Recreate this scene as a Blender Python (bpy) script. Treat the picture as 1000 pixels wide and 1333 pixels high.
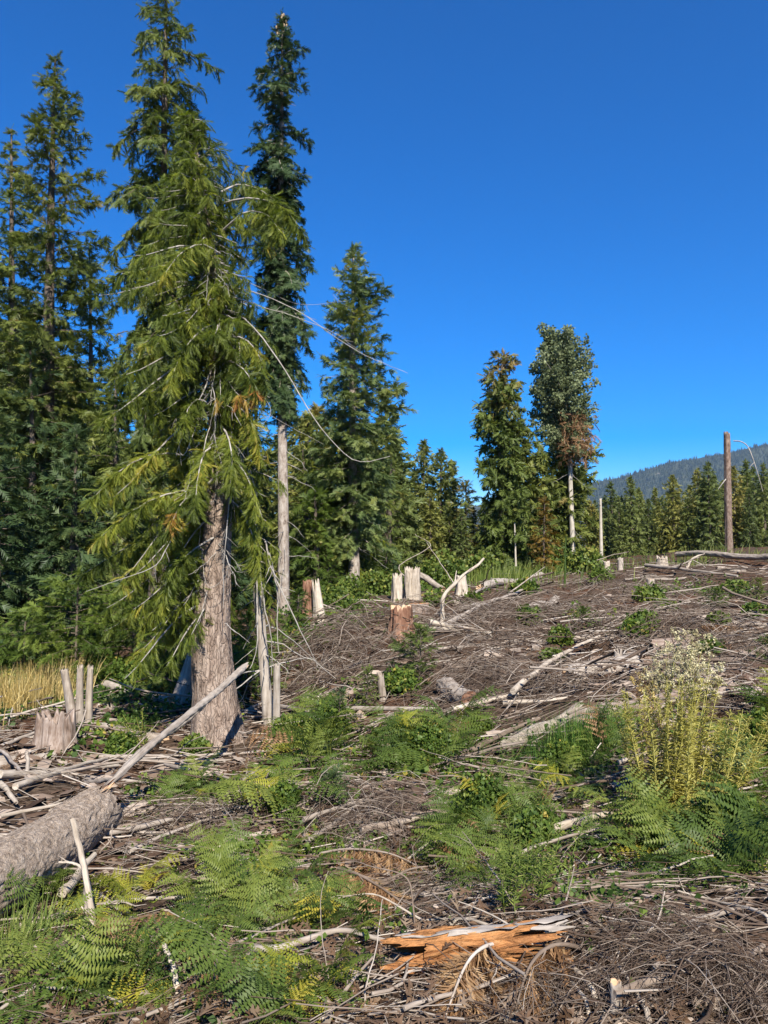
import bpy, math, random
import numpy as np
from mathutils import Vector, Matrix

rng = np.random.default_rng(7)
R = math.radians
sc = bpy.context.scene
for o in list(bpy.data.objects):
    bpy.data.objects.remove(o)
C = sc.collection

# ------------------------------------------------------------------ camera
EYE = 1.6
FPX = 1000.0                      # focal length in photograph pixels
HORIZON = 720.0                   # row of the horizon in the photograph
PITCH = math.atan((HORIZON - 666.5) / FPX)
cd = bpy.data.cameras.new('camera')
cd.sensor_fit = 'VERTICAL'; cd.sensor_height = 36.0; cd.lens = 36.0 * FPX / 1333.0
cd.clip_start = 0.05; cd.clip_end = 20000
cam = bpy.data.objects.new('camera', cd); C.objects.link(cam)
cam.location = (0, 0, EYE); cam.rotation_euler = (math.pi / 2 + PITCH, 0, 0)
sc.camera = cam

# ------------------------------------------------------------------ sky, sun, exposure
SUN_EL, SUN_AZ = R(42), R(167)    # azimuth clockwise from +Y
w = bpy.data.worlds.new('World'); sc.world = w; w.use_nodes = True
nt = w.node_tree; nt.nodes.clear()
sky = nt.nodes.new('ShaderNodeTexSky'); sky.sky_type = 'NISHITA'; sky.sun_disc = False
sky.sun_elevation = SUN_EL; sky.sun_rotation = SUN_AZ
sky.altitude = 900; sky.air_density = 1.0; sky.dust_density = 0.15; sky.ozone_density = 6.0
bg = nt.nodes.new('ShaderNodeBackground'); bg.inputs['Strength'].default_value = 0.085
wo = nt.nodes.new('ShaderNodeOutputWorld')
hsv = nt.nodes.new('ShaderNodeHueSaturation'); hsv.inputs['Saturation'].default_value = 1.52; hsv.inputs['Hue'].default_value = .509
nt.links.new(sky.outputs[0], hsv.inputs['Color']); nt.links.new(hsv.outputs[0], bg.inputs[0]); nt.links.new(bg.outputs[0], wo.inputs[0])
ld = bpy.data.lights.new('sun', 'SUN'); ld.energy = 5.0; ld.angle = R(0.5); ld.color = (1.0, 0.94, 0.84)
sun = bpy.data.objects.new('sun', ld); C.objects.link(sun)
SD = Vector((math.sin(SUN_AZ) * math.cos(SUN_EL), math.cos(SUN_AZ) * math.cos(SUN_EL), math.sin(SUN_EL)))
sun.rotation_euler = (-SD).to_track_quat('-Z', 'Y').to_euler(); sun.location = (0, 0, 30)
sc.view_settings.view_transform = 'Standard'; sc.view_settings.look = 'None'
sc.view_settings.exposure = 1.1; sc.view_settings.gamma = 1.0
sc.render.engine = 'CYCLES'
sc.cycles.max_bounces = 6; sc.cycles.diffuse_bounces = 3; sc.cycles.transmission_bounces = 4
sc.cycles.transparent_max_bounces = 4; sc.cycles.glossy_bounces = 2; sc.cycles.volume_bounces = 0
sc.cycles.caustics_reflective = False; sc.cycles.caustics_refractive = False

# ------------------------------------------------------------------ noise
def _hash(ix, iy, iz, s):
    h = (ix.astype(np.int64) * 374761393 + iy.astype(np.int64) * 668265263 + iz.astype(np.int64) * 1442695041 + s * 974634777) & 0xffffffff
    h = ((h ^ (h >> 13)) * 1274126177) & 0xffffffff
    return ((h ^ (h >> 16)) & 0xffff) / 65535.0
def vnoise(x, y, z=0.0, s=0):
    x, y, z = np.broadcast_arrays(np.asarray(x, float), np.asarray(y, float), np.asarray(z, float))
    ix, iy, iz = np.floor(x), np.floor(y), np.floor(z)
    fx, fy, fz = x - ix, y - iy, z - iz
    fx = fx * fx * (3 - 2 * fx); fy = fy * fy * (3 - 2 * fy); fz = fz * fz * (3 - 2 * fz)
    r = 0
    for a in (0, 1):
        for b in (0, 1):
            for c in (0, 1):
                r = r + _hash(ix + a, iy + b, iz + c, s) * (fx if a else 1 - fx) * (fy if b else 1 - fy) * (fz if c else 1 - fz)
    return r * 2 - 1
def fbm(x, y, z=0.0, s=0, o=3):
    r, a, f = 0, 1.0, 1.0
    for k in range(o):
        r = r + a * vnoise(x * f, y * f, z * f if not np.isscalar(z) or z else 0.0, s + k * 17); a *= .5; f *= 2.03
    return r
def unit(v):
    v = np.asarray(v, float)
    return v / np.maximum(np.linalg.norm(v, axis=-1, keepdims=True), 1e-9)

# ------------------------------------------------------------------ pixel <-> place
def ray(px, py):
    u, v = (px - 500) / FPX, (666.5 - py) / FPX
    c, s = math.cos(PITCH), math.sin(PITCH)
    return np.array([u, c - v * s, s + v * c])
def P(px, py, d):
    r = ray(px, py); r = r * (d / r[1])
    return np.array([r[0], r[1], r[2] + EYE])
def pxm(d): return d / FPX          # metres per photograph pixel at distance d

# ------------------------------------------------------------------ terrain height
_ctl = [(500,1333,2.6),(0,1333,2.7),(1000,1333,2.5),(250,1250,3.3),(760,1250,3.1),(60,1170,4.2),(300,1120,5.0),(500,1180,4.2),
 (800,1170,3.9),(980,1170,3.8),(500,1090,5.7),(700,1060,5.8),(900,1040,5.6),(120,1050,6.4),(330,1020,7.6),(500,1000,8.0),(700,980,7.6),
 (283,985,10.0),(60,965,9.8),(345,945,11.5),(30,930,13.0),(180,900,13.5),(500,910,11.2),(700,900,10.6),(960,870,10.4),(840,870,11.4),
 (545,865,13.0),(100,868,17.5),(300,850,16.5),(527,825,17.0),(400,808,19.0),(370,795,21.0),(660,830,15.5),(800,800,19.0),(980,790,20.0),
 (460,768,27.5),(525,777,24.0),(602,782,24.0),(700,775,27.0),(850,755,30.0),(980,742,33.0),(250,790,28.0),(60,800,30.0),
 (700,748,42.0),(560,748,40.0),(800,731,42.0),(865,729,40.0),(950,721,38.0),(650,742,55.0),(850,724,66.0),(1000,716,66.0),
 (300,760,60.0),(0,765,60.0),(800,722,110.0),(400,735,110.0),(0,740,110.0),(1300,700,60.0),(1300,740,20.0),(1500,900,8.0),(-400,1000,8.0),(-400,820,20.0),(-400,770,60.0)]
_cp = np.array([P(*c) for c in _ctl] + [[0,-3,.1],[-5,-3,.1],[5,-3,.2],[0,.5,.02],[2,1,.05],[-2,1,0.],[0,300,2.],[-250,300,0.],[250,300,8.],[0,900,4.],[600,800,20.],[-600,800,0.]])
def _warp(x, y):
    yy = np.maximum(y, -3.5) + 7
    return np.clip(x / yy, -1.4, 1.4) * 2.0, np.log(yy)
_cu, _cw = _warp(_cp[:, 0], _cp[:, 1])
def _phi(r2): return np.where(r2 > 1e-12, .5 * r2 * np.log(np.maximum(r2, 1e-12)), 0.)
_n = len(_cp)
_A = np.zeros((_n + 3, _n + 3))
_A[:_n, :_n] = _phi((_cu[:, None] - _cu[None]) ** 2 + (_cw[:, None] - _cw[None]) ** 2) + np.eye(_n) * 2e-3
_A[:_n, _n] = 1; _A[:_n, _n + 1] = _cu; _A[:_n, _n + 2] = _cw; _A[_n:, :_n] = _A[:_n, _n:].T
_W = np.linalg.solve(_A, np.concatenate([_cp[:, 2], [0, 0, 0]]))
_mounds = [(440,855,17,1.5,.18),(545,830,17.5,1.1,.22),(885,820,14.5,1.5,.24),(760,890,10.5,1.0,.18),(600,805,20,1.5,.12),(283,985,10.2,.75,.12),
           (940,740,30,2.2,.35),(720,770,27,2.5,.18),(620,1290,3.0,.5,.06),(900,1270,3.1,.5,.10),(700,1190,4.1,.6,-.05),(60,1190,4.2,.5,-.16),(135,1105,5.3,.45,-.14),(960,930,8.5,1.0,.15)]
_md = [(P(a, b, d)[:2], s, h) for a, b, d, s, h in _mounds]
def H(x, y):
    x = np.asarray(x, float); y = np.asarray(y, float)
    u, v = _warp(x, y)
    z = _W[_n] + _W[_n + 1] * u + _W[_n + 2] * v
    for i in range(_n):
        z = z + _W[i] * _phi((u - _cu[i]) ** 2 + (v - _cw[i]) ** 2)
    for c, s, h in _md:
        z = z + h * np.exp(-((x - c[0]) ** 2 + (y - c[1]) ** 2) / (2 * s * s))
    z = z + .11 * fbm(x / 1.7, y / 1.7, 0., 3) + .13 * np.clip((y - 8) / 6, 0, 1) * np.clip((70 - y) / 30, 0, 1) * fbm(x / 1.15 + 7, y / 2.2, 0., 23, 2) + .045 * fbm(x / .45, y / .45, 0., 5, 2)
    return z
_steps = np.geomspace(1.2, 400, 900)
def G(px, py):
    r = ray(px, py); r = r / r[1]
    p = r[None] * _steps[:, None]; z = p[:, 2] + EYE
    hit = np.nonzero(z < H(p[:, 0], p[:, 1]))[0]
    d = _steps[hit[0]] if len(hit) else 60.0
    q = r * d
    return np.array([q[0], q[1], float(H(q[0], q[1]))])

# ------------------------------------------------------------------ mesh helpers
def mk(name, parts, mat, parent=None, loc=None, smooth=False, tint=None, mats=None, midx=None):
    """parts: list of (V, F) with F (n,3) or (n,4); one mesh object"""
    Vs, Fs, off = [], [], 0
    for V, F in parts:
        V = np.asarray(V, float); F = np.asarray(F, int)
        Vs.append(V); Fs.append(F + (off if len(V) else 0)); off += len(V)
    V = np.concatenate(Vs)
    if loc is not None: V = V - np.asarray(loc)
    loops = np.concatenate([F.ravel() for F in Fs]); tot = np.concatenate([np.full(len(F), F.shape[1]) for F in Fs])
    me = bpy.data.meshes.new(name)
    me.vertices.add(len(V)); me.vertices.foreach_set('co', V.ravel().astype(np.float32))
    me.loops.add(len(loops)); me.loops.foreach_set('vertex_index', loops.astype(np.int32))
    me.polygons.add(len(tot)); st = np.concatenate([[0], np.cumsum(tot)[:-1]])
    me.polygons.foreach_set('loop_start', st.astype(np.int32)); me.polygons.foreach_set('loop_total', tot.astype(np.int32))
    if smooth: me.polygons.foreach_set('use_smooth', np.ones(len(tot), bool))
    for m in (mats or [mat]): me.materials.append(m)
    if midx is not None: me.polygons.foreach_set('material_index', np.asarray(midx, np.int32))
    if tint is not None:
        a = me.attributes.new('tint', 'FLOAT', 'POINT'); a.data.foreach_set('value', np.asarray(tint, np.float32))
    me.update(calc_edges=True)
    o = bpy.data.objects.new(name, me); C.objects.link(o)
    if loc is not None: o.location = loc
    if parent is not None:
        o.parent = parent
        o.matrix_parent_inverse = Matrix.Identity(4)
        if loc is not None: o.location = np.asarray(loc) - np.asarray(parent.location)
    return o
def tag(o, label, cat, group=None):
    o['label'] = label; o['category'] = cat
    if group: o['group'] = group
    return o
def thing(name, label, cat, loc, group=None):
    o = bpy.data.objects.new(name, None); C.objects.link(o); o.location = loc; o.empty_display_size = .1
    return tag(o, label, cat, group)
def tubes(Pt, Rd, sides=4, caps=False):
    Pt = np.asarray(Pt, float); Rd = np.asarray(Rd, float)
    M, K, _ = Pt.shape
    t = unit(np.gradient(Pt, axis=1))
    m = unit(Pt[:, -1] - Pt[:, 0])
    ref = np.where((np.abs(m[:, 2]) > .8)[:, None], np.array([1., 0, 0]), np.array([0., 0, 1.]))[:, None]
    a = unit(np.cross(t, ref)); b = np.cross(t, a)
    th = np.arange(sides) * 2 * np.pi / sides
    V = Pt[:, :, None] + Rd[:, :, None, None] * (np.cos(th)[None, None, :, None] * a[:, :, None] + np.sin(th)[None, None, :, None] * b[:, :, None])
    base = (np.arange(M) * K * sides)[:, None, None] + (np.arange(K - 1) * sides)[None, :, None]
    j = np.arange(sides)[None, None]; j2 = (j + 1) % sides
    F = np.stack([base + j, base + j2, base + sides + j2, base + sides + j], -1).reshape(-1, 4)
    return V.reshape(-1, 3), F
def curve(pts, n):
    """Catmull-Rom resample"""
    p = np.asarray(pts, float)
    if len(p) == 2: return p[0] + (p[1] - p[0]) * np.linspace(0, 1, n)[:, None]
    q = np.concatenate([[2 * p[0] - p[1]], p, [2 * p[-1] - p[-2]]])
    t = np.linspace(0, len(p) - 1 - 1e-6, n); i = t.astype(int); f = (t - i)[:, None]
    a, b, c, d = q[i], q[i + 1], q[i + 2], q[i + 3]
    return .5 * (2 * b + (c - a) * f + (2 * a - 5 * b + 4 * c - d) * f ** 2 + (3 * b - a - 3 * c + d) * f ** 3)
def stamp(tV, tF, pos, f, n, s, sy=None):
    """copies of a template: x forward, y side, z up"""
    f = unit(f); r = unit(np.cross(n, f)); n = np.cross(f, r)
    s = np.asarray(s)[:, None, None]
    V = pos[:, None] + s * (tV[None, :, 0:1] * f[:, None] + tV[None, :, 1:2] * r[:, None] + tV[None, :, 2:3] * n[:, None])
    F = (tF[None] + (np.arange(len(pos)) * len(tV))[:, None, None]).reshape(-1, tF.shape[1])
    return V.reshape(-1, 3), F

# ------------------------------------------------------------------ materials
def nodes(name):
    m = bpy.data.materials.new(name); m.use_nodes = True
    t = m.node_tree; t.nodes.clear()
    out = t.nodes.new('ShaderNodeOutputMaterial')
    return m, t, out
def N(t, typ, **kw):
    n = t.nodes.new(typ)
    for k, v in kw.items():
        if k.startswith('i_'):
            n.inputs[k[2:].replace('_', ' ')].default_value = v
        else: setattr(n, k, v)
    return n
def ramp(t, stops, fac=None):
    n = t.nodes.new('ShaderNodeValToRGB'); e = n.color_ramp.elements
    while len(e) < len(stops): e.new(.5)
    for k, (p, c) in enumerate(stops):
        e[k].position = p; e[k].color = (*c, 1)
    if fac is not None: t.links.new(fac, n.inputs[0])
    return n
def add(t, a, b, wa=1., wb=1.):
    n1 = N(t, 'ShaderNodeMath', operation='MULTIPLY'); n1.inputs[1].default_value = wa; t.links.new(a, n1.inputs[0])
    n2 = N(t, 'ShaderNodeMath', operation='MULTIPLY_ADD'); n2.inputs[1].default_value = wb; t.links.new(b, n2.inputs[0]); t.links.new(n1.outputs[0], n2.inputs[2])
    return n2.outputs[0]
def leafmat(name, stops, transl=.35, rough=.5, objrand=0., spec=.25, noise=0.):
    """leaf: colour from the tint attribute of each spray, light passing through"""
    m, t, out = nodes(name)
    at = N(t, 'ShaderNodeAttribute', attribute_name='tint'); fac = at.outputs['Fac']
    if objrand:
        oi = N(t, 'ShaderNodeObjectInfo'); fac = add(t, fac, oi.outputs['Random'], 1 - objrand, objrand)
    if noise:
        tc = N(t, 'ShaderNodeTexCoord'); nz = N(t, 'ShaderNodeTexNoise'); nz.inputs['Scale'].default_value = noise
        t.links.new(tc.outputs['Object'], nz.inputs['Vector']); fac = add(t, fac, nz.outputs[0], .7, .3)
    rp = ramp(t, stops, fac)
    pb = N(t, 'ShaderNodeBsdfPrincipled'); pb.inputs['Roughness'].default_value = rough; pb.inputs['Specular IOR Level'].default_value = spec
    tr = N(t, 'ShaderNodeBsdfTranslucent'); mx = N(t, 'ShaderNodeMixShader'); mx.inputs[0].default_value = transl
    hs = N(t, 'ShaderNodeHueSaturation'); hs.inputs['Saturation'].default_value = 1.1; hs.inputs['Value'].default_value = 1.3
    t.links.new(rp.outputs[0], pb.inputs['Base Color']); t.links.new(rp.outputs[0], hs.inputs['Color']); t.links.new(hs.outputs[0], tr.inputs[0])
    t.links.new(pb.outputs[0], mx.inputs[1]); t.links.new(tr.outputs[0], mx.inputs[2]); t.links.new(mx.outputs[0], out.inputs[0])
    return m
def woodmat(name, stops, scale=6., stretch=6., bump=.5, tint=False, objrand=0., rough=.85, dist=.02, cracks=0.):
    """bark or weathered wood: noise stretched along the object's own length (z)"""
    m, t, out = nodes(name)
    tc = N(t, 'ShaderNodeTexCoord'); mp = N(t, 'ShaderNodeMapping'); mp.inputs['Scale'].default_value = (scale, scale, scale / stretch)
    t.links.new(tc.outputs['Object'], mp.inputs[0])
    n1 = N(t, 'ShaderNodeTexNoise'); n1.inputs['Scale'].default_value = 1.; n1.inputs['Detail'].default_value = 6; n1.inputs['Roughness'].default_value = .65
    t.links.new(mp.outputs[0], n1.inputs['Vector'])
    n2 = N(t, 'ShaderNodeTexNoise'); n2.inputs['Scale'].default_value = scale * .35; n2.inputs['Detail'].default_value = 4
    t.links.new(tc.outputs['Object'], n2.inputs['Vector'])
    fac = add(t, n1.outputs[0], n2.outputs[0], .9, .45)
    sub = N(t, 'ShaderNodeMath', operation='SUBTRACT'); sub.inputs[1].default_value = .17; t.links.new(fac, sub.inputs[0]); fac = sub.outputs[0]
    hgt = n1.outputs[0]
    if cracks:
        vo = N(t, 'ShaderNodeTexVoronoi', feature='DISTANCE_TO_EDGE'); vo.inputs['Scale'].default_value = cracks
        mp2 = N(t, 'ShaderNodeMapping'); mp2.inputs['Scale'].default_value = (1, 1, .16)
        ad = N(t, 'ShaderNodeVectorMath', operation='ADD'); sv = N(t, 'ShaderNodeVectorMath', operation='SCALE'); sv.inputs[3].default_value = .12
        t.links.new(n2.outputs['Color'], sv.inputs[0]); t.links.new(tc.outputs['Object'], ad.inputs[0]); t.links.new(sv.outputs[0], ad.inputs[1])
        t.links.new(ad.outputs[0], mp2.inputs[0]); t.links.new(mp2.outputs[0], vo.inputs['Vector'])
        ss = N(t, 'ShaderNodeMapRange'); ss.inputs['From Max'].default_value = .14; t.links.new(vo.outputs['Distance'], ss.inputs[0])
        hgt = add(t, hgt, ss.outputs[0], .7, .4)
        fac = add(t, fac, ss.outputs[0], .93, .07)
    if tint:
        at = N(t, 'ShaderNodeAttribute', attribute_name='tint'); fac = add(t, fac, at.outputs['Fac'], .4, .75)
    if objrand:
        oi = N(t, 'ShaderNodeObjectInfo'); s2 = N(t, 'ShaderNodeMath', operation='SUBTRACT'); s2.inputs[1].default_value = .5
        t.links.new(oi.outputs['Random'], s2.inputs[0]); fac = add(t, fac, s2.outputs[0], 1., objrand)
    rp = ramp(t, stops, fac)
    pb = N(t, 'ShaderNodeBsdfPrincipled'); pb.inputs['Roughness'].default_value = rough; pb.inputs['Specular IOR Level'].default_value = .15
    bp = N(t, 'ShaderNodeBump'); bp.inputs['Strength'].default_value = bump; bp.inputs['Distance'].default_value = dist
    t.links.new(hgt, bp.inputs['Height']); t.links.new(bp.outputs[0], pb.inputs['Normal'])
    t.links.new(rp.outputs[0], pb.inputs['Base Color']); t.links.new(pb.outputs[0], out.inputs[0])
    return m

M = {}
M['cedar'] = leafmat('cedar_foliage', [(0, (0.0433, 0.0654, 0.0109)), (0.4, (0.1228, 0.1571, 0.0218)), (0.78, (0.2384, 0.2576, 0.035)), (0.92, (0.3468, 0.2764, 0.0491)), (0.97, (0.3468, 0.1508, 0.0437))], .4)
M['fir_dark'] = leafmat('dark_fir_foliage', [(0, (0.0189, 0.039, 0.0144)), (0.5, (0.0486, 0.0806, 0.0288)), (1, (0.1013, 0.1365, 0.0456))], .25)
M['hemlock'] = leafmat('hemlock_foliage', [(0, (0.0375, 0.0598, 0.0138)), (0.5, (0.093, 0.1251, 0.0276)), (1, (0.1875, 0.2108, 0.046))], .3)
M['olive'] = leafmat('olive_fir_foliage', [(0, (0.0432, 0.0646, 0.0153)), (0.5, (0.1148, 0.1421, 0.0328)), (0.9, (0.216, 0.2326, 0.0546)), (1, (0.243, 0.1938, 0.0655))], .35)
M['blue_fir'] = leafmat('blue_green_fir_foliage', [(0, (0.0527, 0.087, 0.0286)), (0.5, (0.1318, 0.1769, 0.0585)), (0.85, (0.2325, 0.261, 0.0715)), (1, (0.31, 0.2755, 0.065))], .35)
M['young'] = leafmat('young_hemlock_foliage', [(0, (0.0384, 0.0658, 0.0117)), (0.5, (0.0936, 0.14, 0.0254)), (1, (0.168, 0.2122, 0.0391))], .4)
M['far'] = leafmat('far_conifer_foliage', [(0, (.075, .10, .03)), (.45, (.135, .165, .045)), (.75, (.20, .205, .05)), (1, (.27, .21, .055))], .3, objrand=.65)
M['larch'] = leafmat('orange_larch_foliage', [(0, (.07, .05, .012)), (.6, (.17, .11, .022)), (1, (.25, .16, .035))], .35)
M['browned'] = leafmat('browning_cedar_foliage', [(0, (0.0562, 0.084, 0.0192)), (0.5, (0.125, 0.161, 0.036)), (0.75, (0.2, 0.154, 0.048)), (1, (0.25, 0.14, 0.054))], .3)
M['aspen'] = leafmat('silvery_broadleaf_foliage', [(0, (.07, .092, .042)), (.5, (.15, .18, .085)), (1, (.26, .29, .16))], .3, rough=.6, spec=.15)
M['deadneedle'] = leafmat('dead_brown_foliage', [(0, (.10, .05, .022)), (.5, (.22, .12, .055)), (1, (.38, .25, .13))], .25)
M['deadlitter'] = leafmat('dead_needle_litter', [(0, (.05, .028, .015)), (.5, (.13, .078, .045)), (.8, (.21, .15, .10)), (1, (.24, .20, .15))], .15)
M['fern'] = leafmat('fern_frond', [(0, (0.0434, 0.0771, 0.0146)), (0.5, (0.1084, 0.1541, 0.0291)), (1, (0.2169, 0.2422, 0.0468))], .4, objrand=.75)
M['fernyellow'] = leafmat('yellowing_frond', [(0, (.13, .17, .02)), (.6, (.30, .30, .035)), (1, (.42, .33, .05))], .4, objrand=.75)
M['shrub'] = leafmat('shrub_leaf', [(0, (0.0405, 0.075, 0.0144)), (0.6, (0.1148, 0.1625, 0.03)), (1, (0.2295, 0.2375, 0.048))], .35)
M['cover'] = leafmat('ground_cover_leaf', [(0, (0.0338, 0.0688, 0.0144)), (0.6, (0.1013, 0.1562, 0.0264)), (0.9, (0.189, 0.225, 0.036)), (1, (0.351, 0.275, 0.06))], .35)
M['weed'] = leafmat('weed_green', [(0, (.06, .10, .02)), (.6, (.15, .20, .04)), (1, (.26, .28, .08))], .35)
M['yellowweed'] = leafmat('yellow_weed', [(0, (0.176, 0.162, 0.04)), (0.5, (0.3872, 0.351, 0.085)), (1, (0.528, 0.495, 0.18))], .35)
M['seedhead'] = leafmat('cream_seed_head', [(0, (0.3312, 0.2818, 0.1426)), (1, (0.5962, 0.5474, 0.3422))], .25)
M['drygrass'] = leafmat('dry_grass', [(0, (.25, .18, .06)), (.6, (.48, .36, .13)), (1, (.65, .53, .25))], .3)
M['grass'] = leafmat('green_grass', [(0, (0.0405, 0.0938, 0.018)), (0.6, (0.0878, 0.175, 0.03)), (1, (0.216, 0.275, 0.072))], .35)
M['barkcedar'] = woodmat('cedar_bark', [(0.24, (0.056, 0.0367, 0.027)), (0.44, (0.188, 0.1362, 0.1038)), (0.6, (0.3042, 0.2333, 0.1826)), (0.82, (0.4242, 0.3443, 0.2776))], 22., 5., .9, cracks=26., dist=.03)
M['barkfir'] = woodmat('fir_bark', [(0.28, (0.08, 0.06, 0.0464)), (0.45, (0.232, 0.188, 0.152)), (0.6, (0.32, 0.276, 0.232)), (0.78, (0.44, 0.392, 0.344))], 16., 2.5, .6, cracks=14.)
M['snagbark'] = woodmat('snag_bark', [(.25, (.05, .034, .026)), (.5, (.155, .108, .082)), (.75, (.28, .22, .18))], 16., 2.5, .6)
M['barkdark'] = woodmat('dark_bark', [(.25, (.035, .027, .02)), (.5, (.10, .078, .06)), (.8, (.20, .165, .135))], 12., 4., .6)
M['barkpale'] = woodmat('pale_stringy_bark', [(.2, (.10, .08, .062)), (.45, (.27, .23, .19)), (.75, (.44, .39, .335))], 22., 9., .6)
M['log'] = woodmat('log_bark', [(0.24, (0.1, 0.0707, 0.0504)), (0.42, (0.27, 0.2065, 0.1529)), (0.6, (0.4, 0.3208, 0.2478)), (0.82, (0.58, 0.4976, 0.4032))], 42., 1.5, 1., cracks=0., dist=.03)
M['grey'] = woodmat('weathered_grey_wood', [(.2, (.085, .066, .05)), (.42, (.225, .185, .148)), (.65, (.37, .32, .268)), (.9, (.53, .48, .42))], 22., 14., .5, objrand=.12)
M['white'] = woodmat('bleached_stump_wood', [(0.2, (0.1196, 0.0924, 0.0656)), (0.4, (0.3036, 0.2508, 0.1927)), (0.6, (0.4416, 0.3784, 0.3034)), (0.9, (0.5704, 0.5104, 0.4264))], 26., 12., .7, objrand=.1)
M['red'] = woodmat('red_heartwood', [(.2, (.04, .02, .013)), (.42, (.14, .068, .042)), (.6, (.25, .14, .09)), (.85, (.44, .33, .25))], 26., 9., .8)
M['rot'] = woodmat('old_rotten_wood', [(.2, (.05, .034, .024)), (.42, (.17, .12, .09)), (.62, (.30, .24, .20)), (.85, (.48, .43, .38))], 24., 8., .9)
M['orange'] = woodmat('orange_rotten_wood', [(0.15, (0.054, 0.0218, 0.0096)), (0.38, (0.225, 0.0941, 0.036)), (0.56, (0.378, 0.1806, 0.068)), (0.8, (0.504, 0.3192, 0.168))], 24., 7., 1., dist=.03)
M['cut'] = woodmat('sawn_wood', [(.2, (.20, .12, .07)), (.5, (.46, .31, .19)), (.8, (.66, .52, .37))], 18., 1., .3)
M['stick'] = woodmat('dead_stick_wood', [(.1, (.055, .037, .026)), (.38, (.165, .124, .094)), (.6, (.30, .248, .20)), (.9, (.50, .445, .385))], 16., 6., .4, objrand=.45)
M['twig'] = woodmat('slash_twig', [(.10, (.035, .021, .014)), (.33, (.098, .068, .049)), (.55, (.185, .145, .113)), (.78, (.33, .283, .235)), (1., (.56, .50, .43))], 9., 3., .3, tint=True)
M['chip'] = woodmat('wood_chip', [(.15, (.035, .021, .014)), (.4, (.105, .066, .044)), (.6, (.19, .135, .098)), (.85, (.36, .29, .23))], 9., 1., .2, tint=True)
M['cone'] = woodmat('fir_cone_scales', [(.2, (.12, .08, .045)), (.5, (.27, .20, .125)), (.8, (.40, .32, .22))], 60., 1., .6)
M['limb'] = woodmat('dead_limb', [(.1, (.08, .065, .055)), (.45, (.25, .225, .195)), (.8, (.45, .42, .38))], 12., 5., .3)
M['aspenbark'] = woodmat('pale_bare_trunk', [(.1, (.20, .17, .13)), (.5, (.38, .34, .28)), (.9, (.54, .50, .44))], 10., 3., .3)

def soil():
    m, t, out = nodes('slash_soil')
    tc = N(t, 'ShaderNodeTexCoord')
    a = N(t, 'ShaderNodeTexNoise'); a.inputs['Scale'].default_value = .55; a.inputs['Detail'].default_value = 5; a.inputs['Roughness'].default_value = .6
    b = N(t, 'ShaderNodeTexNoise'); b.inputs['Scale'].default_value = 14; b.inputs['Detail'].default_value = 7; b.inputs['Roughness'].default_value = .75
    mp = N(t, 'ShaderNodeMapping'); mp.inputs['Scale'].default_value = (5, 26, 26); mp.inputs['Rotation'].default_value = (0, 0, .25)
    c = N(t, 'ShaderNodeTexNoise'); c.inputs['Scale'].default_value = 1.; c.inputs['Detail'].default_value = 4; c.inputs['Distortion'].default_value = .6
    for n in (a, b): t.links.new(tc.outputs['Object'], n.inputs['Vector'])
    t.links.new(tc.outputs['Object'], mp.inputs[0]); t.links.new(mp.outputs[0], c.inputs['Vector'])
    f = add(t, b.outputs[0], c.outputs[0], .55, .45)
    rp = ramp(t, [(.30, (.018, .012, .008)), (.46, (.056, .038, .027)), (.58, (.11, .079, .058)), (.74, (.22, .175, .14))], f)
    rp2 = ramp(t, [(.35, (1.25, .80, .55)), (.5, (1., .95, .88)), (.66, (.95, 1.0, .98))], a.outputs[0])
    mx = N(t, 'ShaderNodeMix', data_type='RGBA', blend_type='MULTIPLY'); mx.inputs[0].default_value = .8
    t.links.new(rp.outputs[0], mx.inputs[6]); t.links.new(rp2.outputs[0], mx.inputs[7])
    pb = N(t, 'ShaderNodeBsdfPrincipled'); pb.inputs['Roughness'].default_value = .95; pb.inputs['Specular IOR Level'].default_value = .05
    bp = N(t, 'ShaderNodeBump'); bp.inputs['Strength'].default_value = .9; bp.inputs['Distance'].default_value = .05
    t.links.new(f, bp.inputs['Height']); t.links.new(bp.outputs[0], pb.inputs['Normal'])
    t.links.new(mx.outputs[2], pb.inputs['Base Color']); t.links.new(pb.outputs[0], out.inputs[0])
    return m
M['soil'] = soil()

# ------------------------------------------------------------------ ground sheet
def build_ground():
    ang = np.concatenate([np.linspace(-38, 38, 210), np.linspace(38, 322, 50)[1:-1]]) * np.pi / 180
    rad = np.geomspace(.5, 3300, 280)
    A, B = np.meshgrid(ang, rad)
    x, y = B * np.sin(A), B * np.cos(A)
    z = H(x, y)
    V = np.stack([x, y, z], -1).reshape(-1, 3); na, nr = len(ang), len(rad)
    i = np.arange(nr - 1)[:, None] * na; j = np.arange(na)[None]; j2 = (j + 1) % na
    F = np.stack([i + j, i + na + j, i + na + j2, i + j2], -1).reshape(-1, 4)[:, ::-1]
    V = np.concatenate([V, [[0, 0, float(H(0., 0.))]]]); c = len(V) - 1
    T = np.stack([np.full(na, c), (np.arange(na) + 1) % na, np.arange(na)], -1)[:, ::-1]
    o = mk('ground', [(V, F), (np.zeros((0, 3)), T)], M['soil'], smooth=True)
    o['kind'] = 'structure'
    return o
build_ground()

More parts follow.
